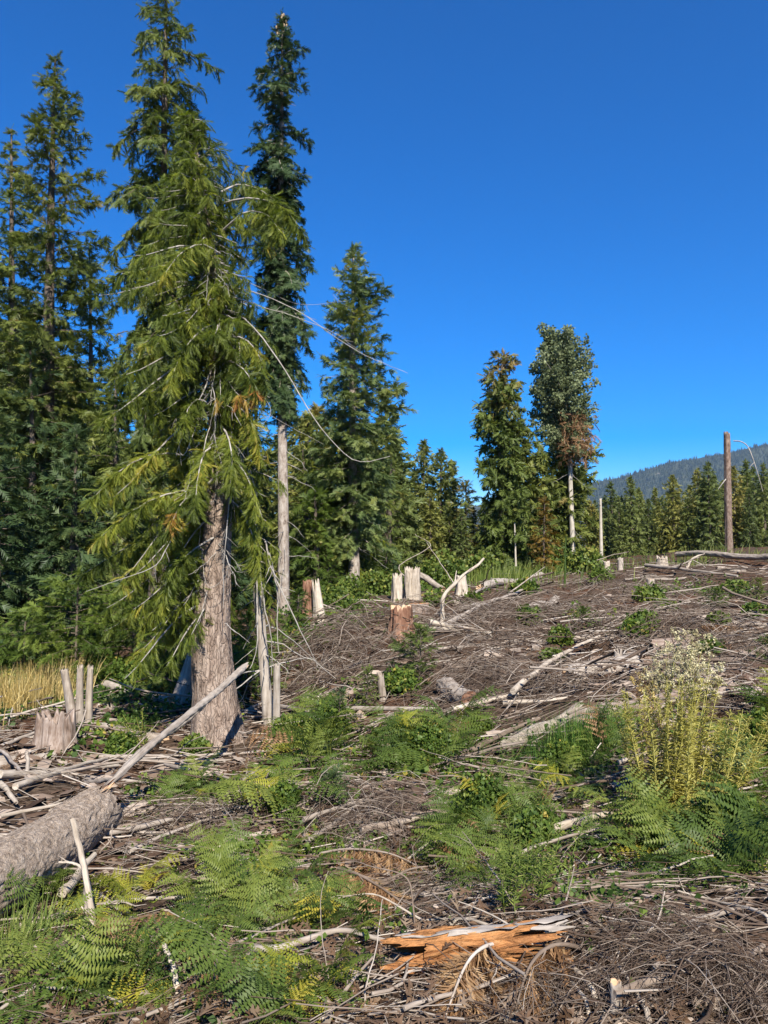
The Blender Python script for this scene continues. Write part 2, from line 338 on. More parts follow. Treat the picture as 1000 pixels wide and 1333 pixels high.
# ------------------------------------------------------------------ mountain and the wood on it
def mountain():
    m, t, out = nodes('mountain_forest_floor')
    pb = N(t, 'ShaderNodeBsdfPrincipled'); pb.inputs['Base Color'].default_value = (.03, .042, .022, 1); pb.inputs['Roughness'].default_value = 1
    nz = N(t, 'ShaderNodeTexNoise'); nz.inputs['Scale'].default_value = .012; nz.inputs['Detail'].default_value = 5
    tc = N(t, 'ShaderNodeTexCoord'); t.links.new(tc.outputs['Object'], nz.inputs['Vector'])
    rp = ramp(t, [(.4, (.022, .034, .018)), (.66, (.045, .055, .026)), (.72, (.16, .14, .11))], nz.outputs[0])
    t.links.new(rp.outputs[0], pb.inputs['Base Color']); t.links.new(pb.outputs[0], out.inputs[0])
    D = 3200.
    px = np.array([-900, 0, 300, 560, 700, 780, 840, 900, 960, 1000, 1080, 1250, 1500, 2000])
    py = np.array([735, 725, 700, 668, 646, 627, 611, 597, 584, 576, 566, 566, 590, 640])
    xs = np.linspace(-3000, 4800, 150); ys = np.linspace(1500, 3200, 70)
    X, Y = np.meshgrid(xs, ys)
    crest = np.interp(X / D * 1000 + 500, px, HORIZON - py) * D / 1000 + EYE
    k = (Y - 1500) / (D - 1500)
    Z = -6 + (crest + 6) * k ** 1.15 + fbm(X / 300, Y / 300, 0., 31, 4) * 26 * np.minimum(1, k * 3) * (1 - k * .6)
    V = np.stack([X, Y, Z], -1).reshape(-1, 3)
    back = np.stack([xs, np.full(150, 3700.), np.full(150, -40.)], -1); V = np.concatenate([V, back])
    i = np.arange(70)[:, None] * 150; j = np.arange(149)[None]
    F = np.stack([i + j, i + j + 1, i + 151 + j, i + 150 + j], -1).reshape(-1, 4)
    o = mk('mountain', [(V, F)], m, smooth=True); o['kind'] = 'structure'
    # trees of the far wood: two stacked jagged cones each
    n = 10000
    tx = rng.uniform(500, 2300, n); ty = 1500 + 1695 * rng.random(n) ** .38
    kx = (tx - xs[0]) / (xs[1] - xs[0]); ky = (ty - 1500) / (ys[1] - ys[0])
    ix = np.clip(kx.astype(int), 0, 148); iy = np.clip(ky.astype(int), 0, 68); fx = kx - ix; fy = np.clip(ky - iy, 0, 1)
    tz = Z[iy, ix] * (1 - fx) * (1 - fy) + Z[iy, ix + 1] * fx * (1 - fy) + Z[iy + 1, ix] * (1 - fx) * fy + Z[iy + 1, ix + 1] * fx * fy
    a = np.arange(4) * 2 * np.pi / 4
    tv, tf = [], []
    for lo, hi, r in ((0., .62, .21), (.35, 1., .15)):
        b = len(tv); tv += [(math.cos(q) * r, math.sin(q) * r, lo + (.06 if e % 2 else 0)) for e, q in enumerate(a)] + [(0, 0, hi)]
        tf += [(b + e, b + (e + 1) % 4, b + 4) for e in range(4)]
    tV, tF = np.array(tv), np.array(tf)
    h = rng.uniform(13, 25, n) * (.5 + .5 * rng.random(n))
    f = np.zeros((n, 3)); q = rng.random(n) * 6.3; f[:, 0] = np.cos(q); f[:, 1] = np.sin(q)
    up = np.tile([0, 0, 1.], (n, 1))
    V, F = stamp(tV, tF, np.stack([tx, ty, tz - 1], -1), f, up, h)
    wm = leafmat('hillside_conifer', [(0, (.012, .022, .013)), (.6, (.022, .035, .018)), (1, (.04, .05, .024))], .1)
    o = mk('hillside_forest', [(V, F)], wm, tint=np.repeat(rng.random(n), len(tV)))
    o['kind'] = 'stuff'; tag(o, 'far conifer forest covering the blue mountain slope', 'forest')
mountain()

# ------------------------------------------------------------------ foliage templates
def spray_template(n, ang, ln, wd, axw, droop=0., taper=.6, seed=0):
    r = np.random.default_rng(seed); V, F = [], []
    def tri(a, b, c):
        k = len(V); V.extend([a, b, c]); F.append((k, k + 1, k + 2))
    z = lambda x: -droop * x * x
    tri((0, -axw / 2, 0), (0, axw / 2, 0), (1, 0, z(1)))
    for i in range(n):
        for sg in (-1, 1):
            x = .06 + .84 * (i + (.25 if sg > 0 else 0) + r.uniform(-.2, .2)) / n
            l = ln * (1 - taper * x) * r.uniform(.75, 1.15); a = ang * r.uniform(.8, 1.2)
            ex, ey = x + l * math.cos(a), sg * l * math.sin(a)
            zz = z(x); ez = z(ex) - droop * .3 * l + r.uniform(-.08, .08)
            tri((x - wd / 2, 0, zz), (x + wd / 2, 0, zz), (ex, ey, ez))
    return np.array(V, float), np.array(F)
T_FIR = [spray_template(6, R(48), .52, .14, .10, .12, seed=s) for s in range(3)]
T_CEDAR = [spray_template(9, R(36), .40, .07, .05, .35, .45, seed=10 + s) for s in range(4)]
T_HEM = [spray_template(7, R(45), .45, .12, .08, .25, seed=20 + s) for s in range(3)]
T_FAR = [spray_template(5, R(42), .55, .22, .16, .25, seed=40 + s) for s in range(3)]
def leaf_cluster(n, size, seed):
    r = np.random.default_rng(seed); V, F = [], []
    for i in range(n):
        c = r.normal(size=3) * .33; f = unit(r.normal(size=3) + np.array([.3, 0, -.3])); s = unit(np.cross(f, r.normal(size=3))) * size * .38
        b = len(V); f = f * size
        V += [c, c + f * .45 + s, c + f, c + f * .45 - s]; F += [(b, b + 1, b + 2), (b, b + 2, b + 3)]
    return np.array(V), np.array(F)
T_LEAF = [leaf_cluster(9, .42, 30 + s) for s in range(4)]

# ------------------------------------------------------------------ trees
UP = np.array([0, 0, 1.])
def foliage_on(path, L, g, spacing, sec, size, hang, start, phi=50., jit=.25, tipgain=1.):
    """spray positions, directions and normals along one branch"""
    K = len(path); n = max(3, int(L * (1 - start) / spacing))
    s = np.linspace(start, 1, n) + g.uniform(-.4, .4, n) / n; s = np.clip(s, 0, 1)
    q = s * (K - 1); i = np.minimum(q.astype(int), K - 2); f = (q - i)[:, None]
    p = path[i] * (1 - f) + path[i + 1] * f; t = unit(path[i + 1] - path[i])
    r = unit(np.cross(t, UP)); nn = unit(np.cross(r, t))
    pos, dr, nr, sz = [p], [t], [nn], [np.full(n, size)]
    for sg in (-1, 1):
        l2 = sec * (1 - .65 * s) * np.clip(s * 4, .35, 1) * g.uniform(.6, 1.25, n)
        m = max(1, int(round(sec * .75 / (size * .55))))
        a = np.radians(phi + g.uniform(-14, 14, n))[:, None]
        d2 = t * np.cos(a) + sg * r * np.sin(a) + nn * g.uniform(-.25, .25, (n, 1)) - UP * hang * .6
        d2 = unit(d2)
        for k in range(m):
            pos.append(p + d2 * (l2 * (k + .2) / m)[:, None]); dr.append(d2 * (1 - hang) - UP * hang + .0); nr.append(nn); sz.append(size * (1.05 - .25 * k / m) * np.ones(n))
    pos = np.concatenate(pos); dr = np.concatenate(dr); nr = np.concatenate(nr); sz = np.concatenate(sz)
    dr = unit(dr + g.normal(size=dr.shape) * jit); nr = unit(nr + g.normal(size=nr.shape) * (jit + .15) + .001)
    return pos, dr, nr, sz * g.uniform(.7, 1.2, len(sz))

def tree(name, label, d, path, rad, prof, mat, bark, seed, nb=150, tmpl=T_FIR, size=.35, spacing=.14, sec=.5, hang=.1, e_lo=-12, e_hi=35,
         sag=-25, tip=25, lo=None, start=.18, group=None, cat='conifer tree', sides=14, tint=(0, 1), skip=.0, phi=50., jit=.38, flare=0., gapn=0., dead=0, deadlen=.6, tintfn=None, clump=0., backscale=1., ground=True, brw=1.):
    g = np.random.default_rng(seed)
    W = np.array([P(x, y, d) for x, y in path])
    if ground:
        W[0, 2] = float(H(W[0, 0], W[0, 1])) - .12
    base = W[0].copy(); base[2] += .12
    t = thing(name, label, cat, base, group)
    n = 44
    c = curve(W, n)
    yy = np.interp(np.linspace(0, 1, n), np.linspace(0, 1, len(path)), [p[1] for p in path])
    rr = np.interp(np.linspace(0, 1, n), np.linspace(0, 1, len(path)), rad) * pxm(d)
    V, F = tubes(c[None], rr[None], sides)
    th = np.tile(np.arange(sides), n) * 2 * np.pi / sides; hz = np.repeat(np.arange(n), sides)
    k = 1 + .10 * fbm(np.cos(th) * 2 + seed, np.sin(th) * 2, hz * .35, seed, 2)
    cc = np.repeat(c, sides, 0); V = cc + (V - cc) * k[:, None]
    wood = [(V, F)]
    prof = sorted(prof); py_ = [p[0] for p in prof]; pl = [p[1] for p in prof]; pr = [p[2] for p in prof]
    lo = lo if lo is not None else prof[-1][0]
    top = path[-1][1]
    Pos, Dir, Nor, Siz = [], [], [], []; BP, BR = [], []
    az = g.uniform(0, 6.28); Kb = 7
    ts = np.sort(1 - (np.arange(nb) + g.uniform(0, 1, nb)) / nb)
    for b in range(nb):
        y = top + (lo - top) * ts[b] ** .9
        q = np.interp(y, yy[::-1], np.arange(n)[::-1]); i = min(int(q), n - 2); p0 = c[i] + (c[i + 1] - c[i]) * (q - i)
        az += 2.4 + g.uniform(-.5, .5)
        if skip and g.random() < skip: continue
        wv = (1 + math.cos(az)) / 2
        L = (np.interp(y, py_, pl) * (1 - wv) + np.interp(y, py_, pr) * wv) * pxm(d) * g.uniform(.62, 1.12)
        if math.sin(az) > 0: L *= backscale
        if gapn: L *= np.clip(1 + gapn * vnoise(y / 22., math.cos(az) * 1.2, math.sin(az) * 1.2, seed), .25, 1.4)
        L = max(L, .08)
        u = (lo - y) / max(lo - top, 1)
        e0 = e_lo + (e_hi - e_lo) * u ** 1.6 + g.uniform(-9, 9)
        s = np.linspace(0, 1, Kb)
        el = np.radians(e0 + sag * np.sin(s * 2.2) * (1.1 - .5 * u) + tip * s ** 2.5)
        aa = az + np.cumsum(g.normal(0, .06, Kb))
        st = np.stack([np.cos(el) * np.cos(aa), np.cos(el) * np.sin(aa), np.sin(el)], -1) * (L / (Kb - 1))
        br = np.concatenate([p0[None], p0 + np.cumsum(st[:-1], 0)])
        BP.append(br); r0 = min(np.interp(y, yy[::-1], rr[::-1]) * .45, (.006 + .011 * L) * brw); BR.append(np.linspace(r0, .003, Kb))
        a_, b_, c_, d_ = foliage_on(br, L, g, spacing, min(sec, L * .6), size * (.55 + .45 * min(1, L / 1.2)), hang, start, phi, jit)
        if clump:
            keep = vnoise(a_[:, 0] * 1.7, a_[:, 1] * 1.7, a_[:, 2] * 1.7, seed + 5) > -1 + clump
            a_, b_, c_, d_ = a_[keep], b_[keep], c_[keep], d_[keep]
        Pos.append(a_); Dir.append(b_); Nor.append(c_); Siz.append(d_)
    # leader
    m = 10; pt = c[-1] + (c[-4] - c[-1]) * np.linspace(0, 1, m)[:, None]
    Pos.append(pt); Dir.append(unit(np.tile([0, 0, 1.], (m, 1)) + g.normal(size=(m, 3)) * .5)); Nor.append(unit(g.normal(size=(m, 3)))); Siz.append(np.full(m, size * .6))
    wood.append(tubes(np.array(BP), np.array(BR), 4))
    mk('trunk', wood, bark, t, loc=base, smooth=True)
    for k in range(dead):
        y = g.uniform(*sorted((lo, path[0][1] - 60))) if dead else 0
        q = np.interp(y, yy[::-1], np.arange(n)[::-1]); i = min(int(q), n - 2); p0 = c[i]
        az = g.uniform(0, 6.28); L = deadlen * g.uniform(.4, 1.2); s = np.linspace(0, 1, 8)[:, None]
        dv = np.array([math.cos(az), math.sin(az), g.uniform(-.5, .25)])
        pts = p0 + dv * L * s + np.array([0, 0, -1.]) * L * .25 * s ** 2 + np.cumsum(g.normal(0, .02 * L, (8, 3)), 0)
        mk('dead_branch', [tubes(pts[None], np.linspace(.012, .003, 8)[None] * brw, 5)], M['limb'], t, loc=base)
    Pos, Dir, Nor, Siz = map(np.concatenate, (Pos, Dir, Nor, Siz))
    which = g.integers(0, len(tmpl), len(Pos)); parts, tn = [], []
    tv = tint[0] + (tint[1] - tint[0]) * np.clip(.5 + .38 * fbm(Pos[:, 0] * 1.3, Pos[:, 1] * 1.3, Pos[:, 2] * 1.3, seed, 2) + g.normal(0, .13, len(Pos)), 0, 1)
    if tintfn is not None: tv = tintfn(Pos, tv, g)
    for k, (tV, tF) in enumerate(tmpl):
        s = which == k
        parts.append(stamp(tV, tF, Pos[s], Dir[s], Nor[s], Siz[s])); tn.append(np.repeat(tv[s], len(tV)))
    mk('crown', parts, mat, t, loc=base, tint=np.concatenate(tn))
    return t

# tall trees at the left ------------------------------------------------
tree('fir_tree', 'slim dark fir at the edge of the forest, beside the tall olive fir', 25, [(18, 830), (16, 500), (15, 168)], [9, 6, 1],
     [(168, 3, 4), (230, 16, 18), (330, 40, 42), (450, 55, 52), (650, 62, 62), (830, 66, 66)], M['hemlock'], M['barkdark'], 101, nb=160, size=.42, hang=.25, gapn=.8, clump=.35, spacing=.15)
tree('fir_tree', 'tall olive green fir with open upper branches in front of the dark forest', 21, [(60, 846), (62, 600), (66, 300), (72, 75)], [12, 9, 5, 1],
     [(75, 4, 5), (110, 16, 18), (170, 26, 42), (250, 45, 62), (330, 55, 66), (450, 62, 76), (620, 70, 80), (830, 66, 66)], M['olive'], M['barkdark'], 102, nb=200, size=.36, hang=.3, e_lo=-5, e_hi=40, gapn=.85, clump=.38, spacing=.12, sec=.48)
tree('hemlock_tree', 'very tall hemlock with long drooping boughs rising behind the big cedar', 16, [(203, 862), (207, 600), (212, 300), (217, -40)], [12, 9, 6, 1],
     [(-40, 8, 8), (10, 30, 32), (60, 44, 46), (100, 62, 60), (160, 64, 54), (230, 84, 66), (300, 90, 80), (420, 70, 70), (700, 60, 60)], M['hemlock'], M['barkdark'], 103, nb=165, tmpl=T_HEM,
     size=.30, hang=.3, e_lo=-4, e_hi=25, sag=-58, tip=-10, gapn=.9, clump=.2, sec=.36, spacing=.085, lo=620, start=.1)

# the big cedar ----------------------------------------------------------
cpath = [(284, 1000), (283, 970), (280, 910), (276, 840), (278, 760), (283, 680), (286, 600), (287, 520), (284, 440), (277, 360), (266, 280), (256, 210), (250, 150)]
crad = [41, 35, 28.5, 25.5, 22.5, 19.5, 16.5, 14.5, 11.5, 9.5, 6.5, 4, 1.2]
def cedar_tint(p, tv, g):
    dead = vnoise(p[:, 0] * 2.4, p[:, 1] * 2.4, p[:, 2] * 2.0, 77)
    return np.where(dead > .88, .90 + .1 * g.random(len(tv)), tv * .86)
def cedar():
    d = 10.; g = np.random.default_rng(200)
    W = np.array([P(x, y, d) for x, y in cpath]); base = W[0].copy(); base[2] = float(H(base[0], base[1]))
    W[0, 2] = min(W[0, 2], base[2] - .3)
    t = thing('cedar_tree', 'big cedar with broad furrowed trunk and drooping yellow-green sprays', 'cedar tree', base)
    n, sd = 210, 84
    # trunk with vertical furrows and root flare
    c = curve(W, n); s = np.linspace(0, 1, n); rr = np.interp(s, np.linspace(0, 1, len(crad)), crad) * pxm(d)
    V, F = tubes(c[None], rr[None], sd)
    th = np.tile(np.arange(sd), n) * 2 * np.pi / sd; zz = np.repeat(c[:, 2], sd); rv = np.repeat(rr, sd)
    hb = np.clip((zz - base[2]) / .9, 0, 1)
    lob = (.5 + .5 * np.cos(th * 5 + .7 + .5 * np.sin(th * 2))) * .22 * (1 - hb) ** 2.2
    fur = -np.abs(fbm(np.cos(th) * 9, np.sin(th) * 9, zz * 1.3, 9, 3)) * .11 + .05 * fbm(np.cos(th) * 2, np.sin(th) * 2, zz * .8, 4, 2)
    cc = np.repeat(c, sd, 0); V = cc + (V - cc) * (1 + lob + fur)[:, None]
    mk('trunk', [(V, F)], M['barkcedar'], t, loc=base, smooth=True)
    yy = np.interp(s, np.linspace(0, 1, len(cpath)), [p[1] for p in cpath])
    prof = [(140, 8, 10), (190, 30, 46), (250, 52, 54), (290, 86, 50), (340, 118, 50), (400, 136, 56), (460, 146, 58), (560, 146, 54), (640, 140, 50), (720, 130, 40), (800, 120, 30)]
    py_, pl, pr = zip(*prof)
    Pos, Dir, Nor, Siz, BP, BR = [], [], [], [], [], []
    az = .3; nb = 440
    for b in range(nb):
        u = (b + g.random()) / nb; y = 146 + 649 * u ** .95
        q = np.interp(y, yy[::-1], np.arange(n)[::-1]); i = min(int(q), n - 2); p0 = c[i]
        az += 2.4 + g.uniform(-.4, .4)
        ca, sa = math.cos(az), math.sin(az)
        if y > 640 and (ca > .35 or (sa < 0 and ca > -.3)): continue       # lower trunk is bare towards the clearing
        if y > 520 and sa < -.75 and g.random() < .5: continue
        wv = (1 + ca) / 2
        L = (np.interp(y, py_, pl) * (1 - wv) + np.interp(y, py_, pr) * wv) * pxm(d) * g.uniform(.5, 1.08)
        L *= np.clip(1 + .75 * vnoise(y / 34., ca * 1.3, sa * 1.3, 12), .35, 1.35)
        s_ = np.linspace(0, 1, 8)
        e0 = 22 - 34 * min(1, u * 1.5) + g.uniform(-10, 10)
        el = np.radians(e0 - 50 * np.sin(s_ * 2.) + 30 * s_ ** 2.2)
        aa = az + np.cumsum(g.normal(0, .07, 8))
        st = np.stack([np.cos(el) * np.cos(aa), np.cos(el) * np.sin(aa), np.sin(el)], -1) * (L / 7)
        br = np.concatenate([p0[None], p0 + np.cumsum(st[:-1], 0)])
        BP.append(br); BR.append(np.linspace(min(.02, .006 + .010 * L), .003, 8))
        a_, b_, c_, d_ = foliage_on(br, L, g, .078, min(.36, L * .5), .205, float(g.choice([.45, .65, .8, .88])), .18 if y < 480 else .32, 48, .45)
        keep = vnoise(a_[:, 0] * 2.2, a_[:, 1] * 2.2, a_[:, 2] * 1.6, 91) > -.66
        Pos.append(a_[keep]); Dir.append(b_[keep]); Nor.append(c_[keep]); Siz.append(d_[keep])
    for pts in ([(288, 266, 10), (318, 258, 9.8), (350, 262, 9.7), (376, 278, 9.6), (392, 300, 9.6)], [(290, 300, 10), (320, 276, 9.7), (348, 280, 9.6), (364, 300, 9.5)], [(288, 250, 10), (312, 240, 10.2), (340, 248, 10.3), (362, 264, 10.4)],
                [(286, 330, 9.9), (262, 318, 9.4), (235, 330, 9.0), (215, 356, 8.8)], [(284, 420, 9.8), (262, 430, 9.4), (236, 460, 9.1), (222, 500, 8.9)], [(284, 540, 9.8), (262, 520, 9.5), (246, 530, 9.3), (240, 552, 9.2)], [(286, 480, 9.8), (300, 470, 9.5), (322, 486, 9.3), (330, 510, 9.3)],
                [(282, 620, 9.8), (258, 640, 9.4), (236, 655, 9.2), (220, 690, 9.1)], [(284, 550, 9.7), (296, 566, 9.3), (302, 596, 9.1), (300, 630, 9.0)], [(286, 590, 9.7), (306, 600, 9.4), (324, 625, 9.3), (332, 660, 9.3)], [(280, 580, 9.7), (266, 590, 9.3), (258, 620, 9.1), (254, 660, 9.0)], [(288, 520, 9.8), (312, 530, 9.5), (330, 556, 9.4), (336, 590, 9.4)], [(286, 640, 9.8), (312, 662, 9.6), (330, 700, 9.5), (336, 740, 9.5)], [(278, 700, 9.8), (252, 716, 9.5), (226, 744, 9.4), (210, 790, 9.4)], [(286, 440, 9.8), (316, 440, 9.6), (338, 464, 9.5), (344, 500, 9.5)], [(278, 640, 9.9), (230, 640, 9.6), (180, 660, 9.4), (130, 700, 9.2)], [(278, 600, 9.9), (210, 590, 9.6), (160, 610, 9.4), (120, 650, 9.3)], [(280, 680, 10), (230, 690, 10), (170, 710, 10), (112, 745, 10)]):
        br = curve([P(*p) for p in pts], 8); L = np.linalg.norm(np.diff(br, axis=0), axis=1).sum(); BP.append(br); BR.append(np.linspace(.016, .003, 8))
        for q in foliage_on(br, L, g, .045, .26, .20, .8, .25, 48, .38), foliage_on(br, L, g, .05, .18, .24, .85, .35, 48, .38):
            Pos.append(q[0]); Dir.append(q[1]); Nor.append(q[2]); Siz.append(q[3])
    mk('limbs', [tubes(np.array(BP), np.array(BR), 5)], M['limb'], t, loc=base, smooth=True)['kind'] = 'stuff'
    Pos, Dir, Nor, Siz = map(np.concatenate, (Pos, Dir, Nor, Siz))
    Nor = unit(Nor + g.normal(size=Nor.shape) * .5)
    which = g.integers(0, 4, len(Pos)); parts, tn = [], []
    tv = np.clip(.46 + .42 * fbm(Pos[:, 0] * 1.9, Pos[:, 1] * 1.9, Pos[:, 2] * 1.9, 3, 2) + g.normal(0, .2, len(Pos)), 0, 1); tv = cedar_tint(Pos, tv, g)
    for k, (tV, tF) in enumerate(T_CEDAR):
        m = which == k; parts.append(stamp(tV, tF, Pos[m], Dir[m], Nor[m], Siz[m])); tn.append(np.repeat(tv[m], len(tV)))
    mk('crown', parts, M['cedar'], t, loc=base, tint=np.concatenate(tn))
    # bare dead limbs
    arcs = [([(292, 405, 10), (318, 415, 9.7), (350, 452, 9.4), (378, 495, 9.2), (405, 540, 9.1), (436, 578, 9.0), (466, 596, 9.0), (505, 588, 9.0)], 2.1),
            ([(285, 372, 10), (330, 380, 9.6), (390, 405, 9.4), (450, 445, 9.3), (500, 470, 9.3), (532, 482, 9.3)], 1.5),
            ([(286, 385, 10), (350, 400, 9.8), (420, 425, 9.6), (470, 455, 9.6)], 1.3),
            ([(282, 350, 10), (330, 372, 10), (390, 396, 10.2), (452, 390, 10.4)], 1.0),
            ([(288, 465, 10), (318, 495, 9.6), (342, 520, 9.5), (350, 540, 9.5), (338, 556, 9.5), (312, 566, 9.5)], 1.1),
            ([(290, 500, 10), (330, 530, 9.7), (375, 556, 9.6), (420, 582, 9.6)], .9),
            ([(305, 584, 9.5), (301, 620, 9.45), (298, 670, 9.4), (294, 730, 9.4), (294, 790, 9.4)], 2.2),
            ([(305, 588, 9.5), (296, 606, 9.6), (284, 620, 9.75)], 1.6), ([(303, 600, 9.5), (292, 618, 9.6), (284, 628, 9.75)], 1.4),
            ([(280, 560, 9.8), (262, 545, 9.5), (240, 590, 9.4), (232, 588, 9.4)], 1.8),
            ([(282, 500, 9.8), (255, 535, 9.5), (236, 575, 9.4), (232, 592, 9.4)], 2.0),
            ([(282, 470, 9.8), (262, 520, 9.5), (248, 560, 9.5)], 2.6), ([(276, 420, 9.8), (262, 398, 9.6), (262, 385, 9.5)], 1.8),
            ([(280, 430, 9.8), (268, 412, 9.6), (274, 396, 9.5), (268, 380, 9.5)], 1.6), ([(276, 600, 9.8), (250, 640, 9.4), (230, 690, 9.2), (206, 735, 9.0), (170, 752, 8.9), (112, 772, 8.8)], 1.9),
            ([(270, 770, 9.7), (262, 800, 9.55), (258, 815, 9.5)], 1.2), ([(290, 720, 9.7), (310, 745, 9.5), (326, 742, 9.4)], 1.0),
            ([(292, 812, 9.7), (305, 822, 9.6), (325, 838, 9.5)], 1.4), ([(262, 712, 9.7), (272, 765, 9.5), (300, 745, 9.55)], 1.0)]
    for k in range(16):
        x0 = g.uniform(238, 318); y0 = g.uniform(380, 560); l = g.uniform(60, 190); dd = g.uniform(9.3, 9.9); lean = g.uniform(-.18, .22)
        arcs.append(([(x0 + lean * l * q + g.normal(0, 2.5), y0 + l * q, dd) for q in np.linspace(0, 1, 6)], g.uniform(.8, 2.4)))
    for k in range(46):
        y = g.uniform(330, 720); a = g.uniform(2.6, 6.6); x0 = np.interp(y, [150, 440, 700], [250, 284, 283]); L = g.uniform(20, 85)
        pts = [(x0, y, 9.85)]; cx, cy, cz = x0, y, 9.85; dx = math.cos(a); dy = g.uniform(-.2, .7)
        for j in range(5):
            cx += dx * L / 5; cy += dy * L / 5 + g.normal(0, 2.5); cz += math.sin(a) * L / 5 * .012; dy += .12; pts.append((cx, cy, cz))
        arcs.append((pts, g.uniform(.6, 1.5)))
    for pts, wpx in arcs:
        w_ = curve([P(*p) for p in pts], 22); w_ += np.cumsum(g.normal(0, .0045, w_.shape), 0) - np.linspace(0, 1, 22)[:, None] * 0
        pr_ = [tubes(w_[None], (np.linspace(1, .3, 22) * wpx * .5 * pxm(9.5) * 1.05)[None], 6)]; Lb = np.linalg.norm(w_[-1] - w_[0])
        for e in range(int(g.integers(2, 6))):
            i = int(g.integers(3, 21)); v = unit(unit(w_[i] - w_[i - 1]) + g.normal(size=3) * .8); l = g.uniform(.06, .25) * min(1, Lb); q = np.linspace(0, 1, 5)[:, None]
            pr_.append(tubes((w_[i] + v * l * q + np.cumsum(g.normal(0, .012 * l * 3, (5, 3)), 0) * (q > 0))[None], np.linspace(.0035, .0015, 5)[None], 4))
        mk('dead_branch', pr_, M['limb'], t, loc=base, smooth=True)
    return t
cedar()
# slender pale cedar stem beside it
def pale_tint(p, tv, g): return np.where(g.random(len(tv)) > .9, .92, tv * .95)
tree('cedar_tree', 'slender cedar with pale stringy bark leaning against the big cedar', 10.9, [(351, 950), (345, 880), (337, 780), (328, 690), (318, 610), (306, 530), (297, 450), (291, 350), (288, 250)], [8, 7, 6.5, 6, 6, 5.5, 4.5, 3, 1],
     [(250, 10, 96), (290, 20, 92), (330, 30, 60), (380, 20, 40), (480, 24, 36), (600, 34, 46), (760, 24, 40)], M['cedar'], M['barkpale'], 211, nb=70, tmpl=T_CEDAR, size=.26, spacing=.09, sec=.4, hang=.55,
     e_lo=-5, e_hi=15, sag=-35, tip=12, lo=800, gapn=.4, clump=.45, start=.3, tint=(.2, .9), tintfn=pale_tint, dead=9, deadlen=.9)
# dark tall fir ------------------------------------------------------------
fe = tree('fir_tree', 'tall narrow dark fir with bare dappled lower trunk and tan cones at its tip', 20, [(369, 795), (369, 690), (368, 560), (366, 440), (366, 250), (367, 100), (367, 18)], [8.2, 6.8, 6., 5.2, 4, 2.2, .8],
     [(18, 4, 4), (40, 9, 9), (62, 22, 26), (100, 42, 34), (135, 34, 28), (165, 22, 30), (200, 48, 40), (235, 55, 46), (300, 46, 44), (420, 44, 44), (470, 38, 40), (520, 24, 30), (600, 20, 34)],
     M['fir_dark'], M['barkfir'], 104, nb=215, size=.32, hang=.12, e_lo=-22, e_hi=20, sag=-52, tip=14, gapn=1.0, clump=.3, sec=.36, spacing=.09, lo=525, start=.06, sides=20, dead=16, deadlen=.9)
def cones(t):
    g = np.random.default_rng(4)
    for k in range(30):
        yy_ = g.uniform(18, 46); p = P(367 + g.uniform(-1, 1) * (2 + (yy_ - 16) * .32), yy_, 20 + g.uniform(-.2, .15)); l = .10
        zz = np.linspace(0, 1, 7); pts = p + np.outer(zz - .5, [0, 0, l]); r = .024 * np.sin(np.clip(zz * .92 + .08, 0, 1) * np.pi) ** .6 + .002
        mk('fir_cone', [tubes(pts[None], r[None], 8)], M['cone'], t, loc=np.array(t.location), smooth=True)
cones(fe)
tree('fir_tree', 'broad blue-green fir with double trunk base at the clearing edge', 27, [(461, 770), (461, 700), (459, 600), (459, 450), (460, 322)], [8, 6.5, 5.5, 3.5, .8],
     [(322, 3, 3), (350, 14, 16), (400, 34, 38), (440, 44, 46), (500, 50, 62), (550, 52, 68), (600, 52, 62), (660, 50, 54), (700, 44, 48)], M['blue_fir'], M['barkfir'], 105, nb=190, size=.40, hang=.18,
     e_lo=-14, e_hi=38, sag=-20, tip=30, gapn=.55, clump=.45, sec=.45, spacing=.15, lo=705, dead=8, deadlen=1.0)
tree('cedar_tree', 'bushy yellow-green cedar filling in beneath the broad blue-green fir', 28.5, [(446, 772), (444, 650), (440, 520)], [5, 4, 1],
     [(520, 8, 8), (570, 36, 44), (640, 52, 58), (740, 48, 56)], M['cedar'], M['barkpale'], 106, nb=95, tmpl=T_CEDAR, size=.42, hang=.4, e_lo=-10, e_hi=20, sag=-25, tip=18, clump=.3, sec=.55, spacing=.16, tint=(.05, .75))
# dark understory and forest at the left -------------------------------------
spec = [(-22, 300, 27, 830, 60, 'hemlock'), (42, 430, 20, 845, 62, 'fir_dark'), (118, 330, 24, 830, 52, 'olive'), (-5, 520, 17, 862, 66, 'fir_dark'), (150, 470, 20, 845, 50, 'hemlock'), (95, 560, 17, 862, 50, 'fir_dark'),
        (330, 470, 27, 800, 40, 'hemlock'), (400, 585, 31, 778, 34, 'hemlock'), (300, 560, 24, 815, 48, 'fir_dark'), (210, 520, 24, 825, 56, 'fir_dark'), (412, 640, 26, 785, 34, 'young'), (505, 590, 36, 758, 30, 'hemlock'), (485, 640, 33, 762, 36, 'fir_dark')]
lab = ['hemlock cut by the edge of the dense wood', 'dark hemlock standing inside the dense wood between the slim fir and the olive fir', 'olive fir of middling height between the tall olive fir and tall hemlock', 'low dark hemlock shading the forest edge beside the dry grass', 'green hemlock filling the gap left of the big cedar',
       'low dark hemlock in front of the olive fir trunk', 'green hemlock standing between the big cedar and the narrow dark fir', 'green hemlock behind the bare trunk of the narrow dark fir', 'dark young fir behind the pale cedar stem', 'dark fir seen behind the big cedar trunk', 'small bright hemlock right of the bare trunk of the narrow dark fir', 'hemlock at the corner where the wood meets the open sky', 'low dark fir behind the bleached double stump']
